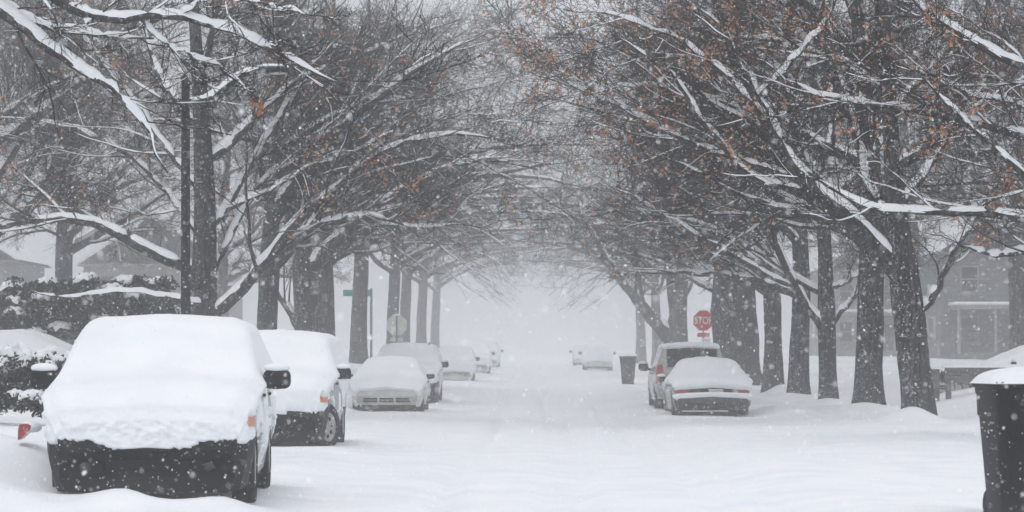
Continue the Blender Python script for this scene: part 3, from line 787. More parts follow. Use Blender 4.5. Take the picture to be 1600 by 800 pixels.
def make_car(sp, name, label, cat, loc, rz, group, seed=0):
    root = thing(name, label, cat, loc, rz, group)
    ys, G, sid = car_grid(sp, sp.get('dy', 0.06))
    ny, nh, _ = G.shape
    V = G.reshape(-1, 3); Q = faces_of(ny, nh)
    hn = nh // 2
    capq = np.array([[j, j + 1, nh - 2 - j, nh - 1 - j] for j in range(hn - 1)])
    Qf, Qr = capq, capq + (ny - 1) * nh
    Q = np.vstack([Q, Qf, Qr])
    fc = V[Q].mean(1)
    fs = np.concatenate([np.tile(sid, ny - 1), np.full(2 * len(capq), 9)])
    L = sp['L']
    nrm = np.cross(V[Q[:, 1]] - V[Q[:, 0]], V[Q[:, 3]] - V[Q[:, 0]]); nrm /= np.linalg.norm(nrm, axis=1, keepdims=True) + 1e-9
    part = np.full(len(Q), 'body', dtype=object)
    part[(fs == 0)] = 'underbody'
    ax = np.abs(fc[:, 0])
    cab0, cab1 = sp['cabin']
    glass = sp['glass']              # (windscreen y0,y1, rear y0,y1, belt z, roof z)
    part[(fs >= 4) & (fc[:, 1] > glass[0]) & (fc[:, 1] < glass[1])] = 'windscreen'
    part[(fs >= 4) & (fc[:, 1] > glass[2]) & (fc[:, 1] < glass[3]) & (ax < sp.get('rearw', .6))] = 'rear_window'
    for a, b in sp['side_windows']:
        for s, nm in ((1, 'side_window'), (-1, 'side_window')):
            m = (fs == 3) & (fc[:, 1] > a) & (fc[:, 1] < b) & (np.sign(fc[:, 0]) == s) & (fc[:, 2] > sp['beltz'] + .03)
            part[m] = '%s|%s%d' % (nm, a, s)
    for a, b in sp['doors']:
        for s in (1, -1):
            m = ((fs == 1) | (fs == 2)) & (fc[:, 1] > a) & (fc[:, 1] < b) & (np.sign(fc[:, 0]) == s)
            part[m & (part == 'body')] = 'door|%s%d' % (a, s)
    if sp.get('clad'):
        part[(fs == 1) & (part == 'body') & (fc[:, 2] < sp['clad'])] = 'lower_cladding'
    part[(fc[:, 1] < sp['fb'][0]) & (fc[:, 2] < sp['fb'][1]) & (fs > 0)] = 'front_bumper'
    part[(fc[:, 1] > L - sp['rb'][0]) & (fc[:, 2] < sp['rb'][1]) & (fs > 0)] = 'rear_bumper'
    for nm, x0, x1, z0, z1, y0, y1 in sp['lights']:
        for s in (1, -1):
            m = (fs > 0) & (fc[:, 0] * s > x0) & (fc[:, 0] * s < x1) & (fc[:, 2] > z0) & (fc[:, 2] < z1) & (fc[:, 1] > y0) & (fc[:, 1] < y1)
            part[m] = '%s|%d' % (nm, s)
    part[len(Q) - 2 * len(capq):len(Q) - len(capq)] = 'front_bumper'; part[len(Q) - len(capq):] = 'rear_bumper'
    mats = {'body': sp['paint'], 'underbody': M_BLACK, 'windscreen': M_GLASS, 'rear_window': M_GLASS, 'side_window': M_GLASS, 'door': sp['paint'],
            'lower_cladding': M_BLACK, 'front_bumper': sp.get('fbm', M_BLACK), 'rear_bumper': sp.get('rbm', M_BLACK), 'turn_signal': M_AMBER, 'headlight': M_LAMPGLASS, 'tail_light': M_RED, 'rear_panel': M_BLACK}
    made = {}
    for nm in sorted(set(part)):
        o = subset(nm.split('|')[0], V, Q, part == nm, mats[nm.split('|')[0]], root)
        made[nm] = o
    # handles
    for (a, b) in sp['doors']:
        for s in (1, -1):
            d = made.get('door|%s%d' % (a, s))
            if d: MB().box((s * (sp['W'] - 0.005), b - 0.16, sp['beltz'] - 0.09), (0.03, 0.17, 0.03), .008).build('handle', M_BLACK, d)
    # wheels
    for yw in sp['wheels']:
        for s in (1, -1):
            wo = wheel(root, s * (sp['W'] - 0.13), yw, sp['R'], s, sp.get('rim', M_RIM))
            if yw < 2 and sp.get('steer'): wo.rotation_euler.z = sp['steer']
    # mirrors
    my, mz = sp['mirror']
    for s in (1, -1):
        md = sp.get('mirsize', (.23, .13, .17))
        v, q = rounded_blob((s * (sp['W'] + .03 + md[0] / 2 - .02), my, mz), md, 10, 3.5)
        mo = MB().add(v, q).tube([(s * (sp['W'] - .06), my + .03, mz - .06), (s * (sp['W'] + .10), my + .02, mz - .03)], .03, 8).build('mirror', sp.get('mirm', M_BLACK), root, True)
        v, q = rounded_blob((s * (sp['W'] + .03 + md[0] / 2 - .02), my, mz + md[2] / 2 + .012), (md[0] * .95, md[1] * 1.05, .085), 10, 2.1)
        MB().add(v, q).build('mirror_snow', M_SNOW, mo, True)
    # roof rails
    if sp.get('rails'):
        for s in (1, -1):
            MB().tube([(s * .56, 1.95, sp['rails'] - .03), (s * .57, 2.05, sp['rails'] + .035), (s * .57, L - .75, sp['rails'] + .03), (s * .56, L - .65, sp['rails'] - .03)], .018, 8).build('roof_rail', M_BLACK, root, True)
    for nm, c, d, mt in sp.get('extra', []):
        MB().box(c, d, .01).build(nm, mt, root)
    for nm, c, r, mt in sp.get('discs', []):
        MB().lathe([(.001, -.02), (r * .75, -.018), (r, .0), (r, .05)], c, 'y', 20).build(nm, mt, root, True)
    # snow blanket
    ys2, G2, _ = car_grid(dict(sp, fine_rows=(np.linspace(0, .032, 22) if sp.get('nose_rough') else []), segs=sp.get('snow_segs', (2, 10, 10, 14, 6, 18))), sp.get('snow_dy', 0.04))
    B = G2.copy()
    for _ in range(sp.get('snow_sm', 3)):
        B[1:-1] = .25 * B[:-2] + .5 * B[1:-1] + .25 * B[2:]
    n = grid_normals(B)
    X, Y, Z = G2[..., 0], G2[..., 1], G2[..., 2]
    wd = sp['wind']                                     # -1: front faces the wind, +1: rear does
    up = sstep(*sp.get('upth', (.12, .45)), n[..., 2])
    rag = 0.035 * vnoise(X, X * 0 + seed, .22, seed) + 0.03 * vnoise(X, Z, .035, seed + 1)
    zl = np.interp(np.abs(X), *sp['snowline']) - .02 if sp.get('snowline') else np.full_like(X, 9.0)
    facing = sstep(0.12, 0.35, wd * n[..., 1]) * sstep(-.015, .02, Z - zl - rag)
    sd = sp.get('side', (0.55, 0.95))
    side = sstep(.0, .12, vnoise(Y, Z, .38, seed + 2) + .6 * vnoise(Y, Z, .12, seed + 3) + np.interp(Z, [0.3, .6, sp['beltz'], sp['beltz'] + .25], [-.6, -.12 + sd[0] - .55, .1 + sd[0] - .55, sd[1] - .3])) * sstep(.45, .6, np.abs(n[..., 0])) * (Z > .35)
    lum = 1 + .35 * vnoise(X, Y, .5, seed + 4) + .2 * vnoise(X, Y, .17, seed + 5)
    t = np.maximum.reduce([sp.get('Tup', .085) * up * lum, sp.get('Tface', .042) * facing * (.35 + .65 * sstep(0, .16, Z - zl)) * (1 + .5 * vnoise(X, Z, .12, seed) + sp.get('nose_rough', .6) * (vnoise(X, Z, .045, seed + 3) + .7 * vnoise(X, Z, .025, seed + 6))), .014 * side])
    t = np.where(facing > .6, np.maximum(t, .016), t)
    t = t * sstep(.2, .32, Z)
    if sp.get('bumper_shelf'):
        pass
    for hx0, hx1, hy0, hy1, hz0, hz1 in sp.get('holes', []):
        e = .025
        k = sstep(hx0 - e, hx0 + e, X) * (1 - sstep(hx1 - e, hx1 + e, X)) * sstep(hy0 - e, hy0 + e, Y) * (1 - sstep(hy1 - e, hy1 + e, Y)) * sstep(hz0 - e, hz0 + e, Z) * (1 - sstep(hz1 - e, hz1 + e, Z))
        k = np.clip(k * (1 + 1.0 * vnoise(X, Z, .08, seed + 6)), 0, 1)
        t = np.where(k > .45, -0.02, t)
    ok = t > .006
    tt = np.where(ok, np.maximum(t, .008), -.02)
    P = G2 * .35 + B * .65 + n * (tt + .012 * (sp.get('snow_sm', 3) > 0) * ok)[..., None]
    e0, e1 = G2[:1] + np.array([0, .03, -.01]), G2[-1:] + np.array([0, -.03, -.01])
    P = np.concatenate([e0, P, e1], 0); ok = np.concatenate([ok[:1] & False, ok, ok[-1:] & False], 0)
    m2, h2, _ = P.shape
    Qs = faces_of(m2, h2)
    keep = ok.reshape(-1)[Qs].any(1)
    so = subset('snow_blanket', P.reshape(-1, 3), Qs, keep, M_SNOW, root)
    return root

SUV = dict(L=4.4, W=.9, R=.345, cabin=(1.05, 4.3), wheels=(.86, 3.48), paint=M_SILVER, clad=.52,
    zt=[(0, .50), (.012, .58), (.03, .70), (.08, .84), (.16, .925), (.32, .99), (1.05, 1.09), (1.75, 1.52), (2.15, 1.59), (3.7, 1.58), (4.12, 1.50), (4.3, 1.10), (4.34, .98), (4.36, .62), (4.4, .58)],
    zs=[(0, .42), (.03, .6), (.15, .82), (.3, .90), (1.05, 1.0), (4.2, 1.06), (4.4, .56)],
    ws=[(0, .74), (.1, .83), (.35, .89), (1, .9), (3.9, .9), (4.3, .85), (4.4, .80)],
    wt=[(0, .66), (.3, .76), (1.05, .80), (1.75, .70), (2.2, .68), (3.8, .68), (4.3, .66), (4.4, .6)],
    zb=[(0, .15), (.4, .2), (4.0, .26), (4.4, .30)],
    glass=(1.1, 1.75, 4.13, 4.3), beltz=1.04, side_windows=[(1.35, 2.05), (2.12, 2.95), (3.05, 3.95)], doors=[(1.15, 2.08), (2.09, 3.05)],
    fb=(.5, .66), rb=(.4, .60), lights=[('turn_signal', .79, .90, .68, .82, 0, .36), ('headlight', .44, .70, .68, .86, 0, .25), ('tail_light', .66, .95, .75, 1.2, 4.15, 4.5)],
    mirror=(1.30, 1.10), wind=-1, snowline=([0, .30, .46, .9], [.53, .54, .595, .625]), rails=1.6,
    holes=[(.82, .95, 0, .36, .70, .80), (-.95, -.83, 0, .36, .68, .80)],
    discs=[('fog_lamp', (.52, -.010, .37), .040, M_FOG), ('fog_lamp', (-.52, -.010, .37), .040, M_FOG)],
    extra=[('lower_grille', (0, .0, .38), (.72, .03, .09), M_HOLE)])
GC, GCR = 'snow covered cars parked along the left kerb', 'cars parked along the right kerb'
near = dict(SUV, dy=.05, snow_dy=.028, snow_segs=(2, 14, 14, 22, 8, 30), Tup=.07, nose_rough=1.1, paint=M_SILVER, clad=.50, mirsize=(.25, .13, .18))
make_car(near, 'snow_covered_suv', 'nearest car, buried under thick snow with only its black bumper and mirrors bare', 'car',
         (-3.24, 21.6, gz(-1.2, 21.6) + .02), math.radians(3.2), GC, 1)
second = dict(SUV, steer=math.radians(-26), paint=M_GREY, Tup=.10, snowline=([0, .7, .9], [.575, .59, .63]), side=(.40, .95), holes=[(.77, .95, 0, .36, .70, .80)])
make_car(second, 'snow_covered_suv', 'second car in left line, snow hooded, dark bumper and pale hubcap showing', 'car',
         (-3.72, 35.4, gz(-1.2, 35)), 0, GC, 2)

SEDAN = dict(L=4.45, W=.86, R=.30, cabin=(1.15, 3.7), wheels=(.85, 3.5), paint=M_CREAM, clad=.30,
    zt=[(0, .56), (.06, .62), (.2, .68), (1.15, .86), (1.95, 1.22), (2.35, 1.275), (3.0, 1.25), (3.7, .90), (4.12, .83), (4.20, .76), (4.23, .53), (4.45, .49)],
    zs=[(0, .50), (.2, .62), (1.15, .80), (3.6, .84), (4.1, .78), (4.2, .70), (4.45, .46)],
    ws=[(0, .70), (.12, .80), (.4, .85), (1, .86), (3.8, .86), (4.2, .83), (4.24, .84), (4.45, .78)],
    wt=[(0, .62), (.3, .72), (1.15, .74), (1.95, .58), (2.4, .56), (3.0, .56), (3.7, .66), (4.2, .70), (4.45, .7)],
    zb=[(0, .20), (.4, .20), (4.0, .22), (4.45, .26)],
    glass=(1.2, 1.95, 3.05, 3.65), beltz=.84, side_windows=[(1.5, 2.2), (2.28, 3.0)], doors=[(1.2, 2.25), (2.26, 3.2)],
    fb=(.45, .25), rb=(.35, .56), lights=[('turn_signal', .62, .80, .50, .56, 0, .15), ('headlight', .40, .62, .52, .60, 0, .2)],
    mirror=(1.45, .90), mirsize=(.20, .11, .12), wind=-1, snowline=([0, .9], [.46, .47]), side=(.35, .7), Tup=.075)
third = dict(SEDAN, fb=(.45, .46), fbm=M_CREAM, extra=[('lower_lip', (0, .02, .20), (1.36, .06, .09), M_BLACK)] + [('grille_slot', (x, -.006, z), (.33, .02, .035), M_HOLE) for x in (-.38, 0, .38) for z in (.33, .385)],
    discs=[('fog_lamp', (.66, .01, .36), .05, M_LAMPGLASS), ('fog_lamp', (-.66, .01, .36), .05, M_LAMPGLASS)])
c3 = make_car(third, 'snow_covered_sedan', 'low cream sedan in left line with slotted bumper grille under snow', 'car', (-3.37, 59.6, gz(-1.2, 60) - .02), 0, GC, 3)
fourth = dict(SUV, paint=M_CREAM, snowline=([0, .9], [.60, .62]), rails=1.66, side=(.2, .6), holes=[])
c4 = make_car(fourth, 'snow_covered_suv', 'pale tall car right behind the low cream sedan', 'car', (-3.42, 69.5, gz(-1.2, 69.5)), 0, GC, 4)

# right lane: rears towards the camera
rsed = dict(SEDAN, paint=M_GREY, wind=1, snowline=None, rbm=M_DARK, side=(.25, .5), Tup=.08, clad=0,
    lights=[('tail_light', .46, .78, .555, .68, 4.15, 4.235), ('rear_panel', .0, .46, .55, .76, 4.17, 4.235)], rb=(.235, .53), snow_sm=1, holes=[(-1, 1, 4.165, 4.28, .535, .70)],
    extra=[('licence_plate', (-.08, 4.262, .62), (.32, .02, .15), M_PLATE), ('bumper_strip', (0, 4.455, .34), (1.3, .02, .10), M_BLACK)])
make_car(rsed, 'snow_covered_sedan', 'grey sedan on the right seen from behind, red tail lights under a snowy boot', 'car',
         (3.94, 55.5 + 4.45, gz(1.5, 57) - .02), math.pi, GCR, 5)
rsuv = dict(SUV, L=4.7, wheels=(.9, 3.75), paint=M_TAN, wind=1, snowline=None, side=(-.5, -.5), upth=(.6, .85), Tup=.045, rails=1.66, fbm=M_TAN, rbm=M_TAN,
    zt=[(0, .86), (.05, .94), (.18, 1.0), (1.15, 1.09), (1.75, 1.54), (2.15, 1.63), (4.1, 1.64), (4.42, 1.60), (4.58, 1.10), (4.62, 1.0), (4.635, .66), (4.7, .62)],
    zs=[(0, .70), (.15, .86), (1.05, 1.0), (4.5, 1.04), (4.7, .58)],
    ws=[(0, .74), (.1, .83), (.35, .89), (1, .9), (4.3, .9), (4.6, .87), (4.7, .84)],
    wt=[(0, .66), (.3, .76), (1.05, .80), (1.75, .70), (2.2, .69), (4.3, .69), (4.6, .68), (4.7, .6)],
    zb=[(0, .24), (.4, .28), (4.0, .30), (4.7, .34)], rb=(.25, .64),
    glass=(1.1, 1.75, 4.43, 4.57), rearw=.60, side_windows=[(1.35, 2.05), (2.12, 3.0), (3.1, 4.15)], doors=[(1.15, 2.08), (2.09, 3.1)],
    lights=[('tail_light', .70, .98, .72, 1.16, 4.40, 4.64)], discs=[], extra=[('licence_plate', (0, 4.66, .82), (.32, .02, .15), M_PLATE)],
    snow_sm=1, holes=[(-.58, .46, 4.36, 4.75, 1.10, 1.58), (-1, 1, 4.52, 4.75, .5, 1.10)], mirsize=(.26, .14, .20))
make_car(rsuv, 'parked_suv', 'pewter car on the right ahead of grey sedan, its dark rear window partly cleared', 'car',
         (3.92, 62.3 + 4.7, gz(1.5, 64) - .02), math.pi, GCR, 6)

far_f = dict(SUV, paint=M_CREAM, fbm=M_CREAM, snowline=([0, .9], [.36, .4]), side=(.9, 1.3), holes=[], extra=[], clad=.3, dy=.1, snow_dy=.07)
far_r = dict(far_f, wind=1, rbm=M_CREAM, snowline=([0, .9], [.42, .45]), Tup=.07)
def car_copy(src, label, x, y, rz, group, s=1.0):
    c = copy_tree(src); c.location = (x, y, gz(x * .4, y) - .02); c.rotation_euler.z = rz; c.scale = (s, s, s)
    c['label'] = label; c['group'] = group
    return c
c5 = make_car(far_f, 'snow_covered_suv', 'hazy white car parked fifth in the left line, its near mirror dark', 'car', (-3.25, 108, gz(-1.2, 108)), 0, GC, 7); c5.scale = (.93, .93, .93)
car_copy(c5, 'whitened car fading into haze just behind the fifth in the left line', -3.05, 134, 0, GC)
car_copy(c5, 'farthest faint car at the end of the left line', -2.95, 166, 0, GC, 1.0)
c8 = make_car(far_r, 'snow_covered_suv', 'hazy snowed-over car on the right, just left of the wheeled bin', 'car', (3.8, 149, gz(1.2, 147)), math.pi, GCR, 8); c8.scale = (.95, .95, .95)
car_copy(c8, 'faintest car on the right, left of and behind the hazy one', 3.7, 174, math.pi, GCR, .95).location.y += 4.2
car_copy(c3, 'pale car roof showing above the hedge at far left', -8.9, 57.5, math.radians(84), 'cars in driveways', 1.12).location.z = .42
car_copy(c3, 'snow mounded car behind the wooden rail fence at far right', 10.5, 65.5, math.radians(-86), 'cars in driveways', 1.1).location.z = .2

# ------------------------------------------------------------------ street furniture
def wheelie_bin(label, x, y, rz, s=1.0, group='wheeled bins at the kerb'):
    r = thing('wheeled_bin', label, 'bin', (x, y, gz(x, y) - .03), rz, group)
    r.scale = (s, s, s)
    # tapered body with a collar
    prof = [(.0, .42, .46), (.04, .44, .49), (.78, .55, .64), (.80, .575, .675), (.95, .585, .69), (.96, .60, .71), (1.0, .605, .72)]
    V = []; n = 24
    a = np.linspace(0, 2 * np.pi, n, endpoint=False)
    f = lambda v: np.sign(v) * np.abs(v) ** .35
    for z, w, d in prof:
        V.append(np.stack([f(np.cos(a)) * w / 2, f(np.sin(a)) * d / 2, np.full(n, z)], 1))
    k = len(prof)
    i, j = np.meshgrid(np.arange(k - 1), np.arange(n), indexing='ij')
    Q = np.stack([i * n + j, i * n + (j + 1) % n, (i + 1) * n + (j + 1) % n, (i + 1) * n + j], -1).reshape(-1, 4)
    obj('bin_body', mesh('bin_body', np.vstack(V), Q, M_BIN, True), r)
    lid = MB()
    P, q = rounded_blob((0, -.02, 1.025), (.66, .80, .07), 10, 5)
    lid.add(P, q).tube([(-.24, .42, 1.0), (.24, .42, 1.0)], .018, 8).build('lid', M_BIN, r, True)
    MB().box((0, -.352, .62), (.20, .012, .05), .004).build('grip_bar', M_BIN, r)
    for sx in (-1, 1):
        MB().lathe([(.001, -.03), (.07, -.03), (.11, -.025), (.115, 0), (.11, .025), (.07, .03), (.001, .03)], (sx * .18, .25, .115), 'x', 20).build('bin_wheel', M_TYRE, r, True)
    # snow cap
    nx = 22
    g = np.linspace(-1, 1, nx)
    X, Y = np.meshgrid(g, g, indexing='ij')
    e = np.maximum(np.abs(X), np.abs(Y))
    rad = (np.abs(X) ** 4 + np.abs(Y) ** 4) ** .25
    edge = np.sqrt(np.clip(1 - rad ** 2.6, 0, 1))
    Z = 1.052 + .125 * edge * (1 + .3 * vnoise(X * .4, Y * .4, .22, 3)) - .02
    Vc = np.stack([X * .335, Y * .40 - .02, Z], -1).reshape(-1, 3)
    obj('snow_cap', mesh('snow_cap', Vc, faces_of(nx, nx), M_SNOW), r)
    return r
wheelie_bin('black wheeled bin cut off by the right edge, capped with snow', 3.88, 20.2, math.radians(6), 1.06)
wheelie_bin('distant grey-looking wheeled bin standing by right kerb left of the parked cars', 3.78, 100, math.radians(-4), 1.08)

def lamp_post():
    y = 44.0
    b = W(290, 600, y); x = b[0]; g = gz(x, y)
    r = thing('street_lamp', 'black street lamp with snow on its curved arm, behind nearest car', 'street lamp', (x, y, g))
    top = W(290, 120, y)[2] - g
    MB().lathe([(.001, -.2), (.17, -.2), (.16, .35), (.10, .5), (.085, 1.2), (.072, top - .06), (.085, top - .05), (.085, top - .02), (.04, top + .03), (.001, top + .05)], seg=18).build('pole', M_POST, r, True)
    pts = [W(*p, y) - np.array([x, y, g]) for p in ((284, 162), (305, 160), (325, 156), (345, 143), (362, 128), (378, 118), (395, 112), (412, 109))]
    pts = resample(pts, 20)
    arm = MB().tube(pts, .045, 10).build('arm', M_POST, r, True)
    MB().lathe([(.10, -.07), (.105, -.06), (.105, .06), (.10, .07)], (0, 0, pts[0][2]), seg=16).build('clamp', M_POST, arm, True)
    hp = [W(*p, y) - np.array([x, y, g]) for p in ((405, 111), (418, 108), (436, 108), (452, 107))]
    hd = MB()
    V, q = rounded_blob(((hp[0] + hp[-1]) / 2), (.56, .26, .13), 12, 2.6)
    head = hd.add(V, q).build('lamp_head', M_POST, r, True)
    V, q = rounded_blob(((hp[0] + hp[-1]) / 2 + np.array([.06, 0, -.05])), (.30, .18, .07), 10, 2.4)
    MB().add(V, q).build('lens', M_LAMPGLASS, head, True)
    V, q = rounded_blob(((hp[0] + hp[-1]) / 2 + np.array([-.02, 0, .065])), (.52, .22, .075), 12, 2.2)
    MB().add(V, q).build('head_snow', M_SNOW, head, True)
    v, q = snow_batch(resample(pts, 40)[None], np.full((1, 40), .047), np.random.default_rng(3), 1, 5, .03, .6, .15)
    obj('arm_snow', mesh('arm_snow', v, q, M_SNOW), arm)
lamp_post()

def octagon(rad, th, y=0):
    a = np.radians(np.arange(8) * 45 + 22.5)
    o = np.stack([np.cos(a) * rad, np.full(8, y - th / 2), np.sin(a) * rad], 1)
    o2 = o.copy(); o2[:, 1] = y + th / 2
    V = np.vstack([o, o2])
    return V, np.array([[i, (i + 1) % 8, 8 + (i + 1) % 8, 8 + i] for i in range(8)]), [np.arange(8)[None], np.arange(15, 7, -1)[None]]

def plate_oct(name, rad, th, y, mat, parent, z):
    V, Q, C = octagon(rad, th, y)
    V[:, 2] += z
    return obj(name, mesh(name, V, [Q] + C, mat, False), parent)

def text_mesh(name, body, size, mat, parent, loc, bold=.012):
    cu = bpy.data.curves.new('lettering', 'FONT'); cu.body = body; cu.size = size; cu.extrude = .002; cu.offset = bold
    cu.align_x = 'CENTER'; cu.align_y = 'CENTER'
    tmp = bpy.data.objects.new('lettering_tmp', cu); COL.objects.link(tmp)
    dg = bpy.context.evaluated_depsgraph_get()
    me = bpy.data.meshes.new_from_object(tmp.evaluated_get(dg))
    bpy.data.objects.remove(tmp)
    me.materials.clear(); me.materials.append(mat)
    o = obj(name, me, parent, loc)
    o.rotation_euler = (math.pi / 2, 0, 0)
    return o

def stop_sign(x, y, front, label, zc=2.75):
    g = gz(x, y)
    r = thing('stop_sign', label, 'sign', (x, y, g))
    zc = zc - g
    if front:
        sg = plate_oct('sign_plate', .405, .006, 0, M_WHITE, r, zc)
        plate_oct('red_face', .385, .004, -.006, M_STOP, sg, zc)
        t = text_mesh('lettering', 'STOP', .34, M_WHITE, sg, (0, -.011, zc - .005), .010)
        t.scale = (.82, 1.12, 1)
        MB().box((0, -.004, zc - .53), (.46, .006, .15), 0).build('supplementary_plate', M_STOP, r)
        MB().box((.10, -.004, zc - .85), (.31, .006, .40), 0).build('parking_plate', M_WHITE, r)
        MB().box((.10, -.010, zc - .92), (.10, .004, .16), 0).box((.10, -.010, zc - .74), (.2, .004, .03), 0).build('plate_print', M_POST2, r)
    else:
        plate_oct('sign_plate', .405, .006, 0, M_ALU, r, zc)
        MB().box((0, -.004, zc - .53), (.46, .006, .14), 0).build('supplementary_plate', M_ALU, r)
    yy = .03 if front else -.03
    MB().box((0, yy, (zc + .34) / 2 - .2), (.055, .035, zc + .34 + .4), .006).build('post', M_POST2, r)
    v, q = rounded_blob((0, 0, zc + .385), (.30, .05, .05), 8, 2.2)
    MB().add(v, q).build('snow_cap', M_SNOW, r, True)
p = W(1099, 500, 95)
stop_sign(p[0], 95, True, 'red octagonal STOP sign on post beside the stout right tree')
p = W(620, 508, 94)
stop_sign(p[0], 94, False, 'pale back of an octagonal sign on the left side of street', p[2])

def name_sign():
    y = 109; p = W(580, 458, y); g = gz(p[0], y)
    r = thing('street_name_sign', 'green street name sign half hidden behind a left trunk', 'sign', (p[0], y, g))
    z = p[2] - g
    MB().tube([(0, 0, -.2), (0, 0, z + .2)], .055, 10).build('post', M_POST2, r, True)
    MB().box((-.62, -.03, z), (1.15, .012, .27), .004).build('name_plate', M_GREEN, r)
    MB().box((-.62, -.03, z + .15), (1.1, .03, .03), .01).build('snow_cap', M_SNOW, r)
name_sign()

# half-buried red lens left of the nearest car
def red_thing():
    p = W(38, 674, 22.9)
    r = thing('red_marker', 'small red plastic piece poking out of snow left of the nearest car', 'marker', p)
    n = 14
    out = np.array([(-.055, -.075), (-.052, .02), (-.04, .062), (.03, .066), (.062, .05), (.055, .02), (.0, -.035), (-.03, -.06)])
    k = len(out)
    V = np.vstack([np.stack([out[:, 0], np.full(k, -.02), out[:, 1]], 1), np.stack([out[:, 0] * 1.06, np.full(k, .01), out[:, 1] * 1.06], 1), np.stack([out[:, 0] * 1.06, np.full(k, .16), out[:, 1] * 1.06], 1)])
    Q = np.array([[l * k + i, l * k + (i + 1) % k, (l + 1) * k + (i + 1) % k, (l + 1) * k + i] for l in range(2) for i in range(k)])
    obj('lens', mesh('lens', V, [Q, np.arange(k)[None]], M_RED, False), r)
    v, q = rounded_blob((.04, .11, .035), (.19, .26, .10), 12, 2.2)
    MB().add(v, q).build('snow_cover', M_SNOW, r, True)
red_thing()

# ------------------------------------------------------------------ hedges, shrubs, fence
def leafy(name, label, cat, centres, sizes, nleaf, mat, seed, snow=True, leafsz=.045, group=None, snow_t=.10, cover=.6, stems=True, lim_deg=46):
    rng = np.random.default_rng(seed)
    centres = np.asarray(centres, float); sizes = np.asarray(sizes, float)
    base = np.array([centres[:, 0].mean(), centres[:, 1].mean(), 0]); base[2] = gz(base[0], base[1])
    r = thing(name, label, cat, base, 0, group)
    k = rng.integers(0, len(centres), nleaf)
    d = rng.normal(size=(nleaf, 3)); d /= np.linalg.norm(d, axis=1, keepdims=True)
    rad = rng.random(nleaf)[:, None] ** .45
    c = centres[k] + d * rad * sizes[k] - base
    c[:, 2] = np.maximum(c[:, 2], .0)
    a1 = rng.normal(size=(nleaf, 3)); a1 /= np.linalg.norm(a1, axis=1, keepdims=True)
    b1 = np.cross(a1, rng.normal(size=(nleaf, 3))); b1 /= np.linalg.norm(b1, axis=1, keepdims=True)
    l = leafsz * rng.uniform(.6, 1.5, nleaf)[:, None]
    V = np.stack([c - a1 * l, c + b1 * l * .5, c + a1 * l, c - b1 * l * .5], 1).reshape(-1, 3)
    b = np.arange(nleaf) * 4
    tag(obj('foliage', mesh('foliage', V, np.stack([b, b + 1, b + 2, b + 3], 1), mat, False), r), kind='stuff')
    st = MB()
    for cc, ss in zip(centres[:14 if stems else 1], sizes[:14]):
        q = cc - base
        st.tube([(q[0] + .1, q[1] + .2, -.1), (q[0] + .04, q[1] + .1, q[2] * .6), (q[0] - .03, q[1] + .03, q[2] + ss[2] * .5)], [.014, .011, .006], 5)
    st.build('stems', M_TWIG, r, True)
    if snow:
        sb = MB()
        for e, (cc, ss) in enumerate(zip(centres, sizes)):
            if rng.random() > cover: continue
            nt, npz = 9, 18
            th = np.linspace(0, 1, nt)[:, None] * np.ones((1, npz)); ph = np.linspace(0, 2 * np.pi, npz, endpoint=False)[None] * np.ones((nt, 1))
            lim = math.radians(lim_deg) * rng.uniform(.7, 1.2) * (1 + 1.3 * vnoise(np.cos(ph) * 2.2 + e * 3.7, np.sin(ph) * 2.2 + e, .8, e))
            T = th * lim
            rr_ = 1.0 + .5 * vnoise(np.cos(ph) * T * 3 + e, np.sin(ph) * T * 3, .5, e + 1)
            up_ = snow_t * np.clip(1 - th ** 4, 0, 1) - .03 * th ** 4
            P = np.stack([np.sin(T) * np.cos(ph) * ss[0] * rr_, np.sin(T) * np.sin(ph) * ss[1] * rr_, np.cos(T) * ss[2] * rr_ * .95 + up_], -1) + (cc - base)
            i, j = np.meshgrid(np.arange(nt - 1), np.arange(npz), indexing='ij')
            q = np.stack([i * npz + j, i * npz + (j + 1) % npz, (i + 1) * npz + (j + 1) % npz, (i + 1) * npz + j], -1).reshape(-1, 4)
            sb.add(P.reshape(-1, 3), q)
        tag(sb.build('snow_lumps', M_SNOW, r, True), kind='stuff')
    return r
rng = np.random.default_rng(5)
# clipped hedge behind the nearest car
hc = []
for px in range(-70, 190, 9):
    for k in range(4):
        yy = 37.6 + rng.uniform(-.5, .8)
        q = W(px + rng.uniform(-6, 6), 0, yy)
        hc.append((q[0], q[1], gz(q[0], q[1]) + (.18, .36, .52, .60)[k] + rng.uniform(-.07, .07)))
leafy('hedge', 'snow-topped hedge at the left edge behind the nearest car', 'hedge', hc, [(.20, .22, .17)] * len(hc), 13000, M_SHRUB, 41, leafsz=.045, snow_t=.045)
sc_ = []
for px in range(-30, 135, 9):
    q = W(px, 0, 29.5 + rng.uniform(-.25, .25)); sc_.append((q[0], q[1], CAMZ - (rng.uniform(622, 642) - VPY) / F * 29.5))
leafy('low_shrub', 'low twiggy shrub poking from the snow bank left of the nearest car', 'shrub', sc_, [(.13, .14, .09)] * len(sc_), 2600, M_SHRUB, 42, leafsz=.03, snow_t=.03, stems=False)
ec = []
for px in range(-30, 270, 14):
    for py in (520, 496, 474, 452):
        q = W(px + rng.uniform(-10, 10), py + rng.uniform(-10, 10), 62 + rng.uniform(-.8, .8)); ec.append(q)
leafy('evergreen_shrub', 'dark evergreen shrub mass heaped with snow at far left below the branches', 'shrub', ec, [(.34, .34, .22)] * len(ec), 17000, M_EVERG, 43, leafsz=.06, snow_t=.028, cover=.5, stems=False, lim_deg=60)
rc = []
for px in range(1440, 1640, 12):
    q = W(px, 590 + rng.uniform(-6, 6), 64 + rng.uniform(-.5, .5)); rc.append((q[0], q[1], q[2]))
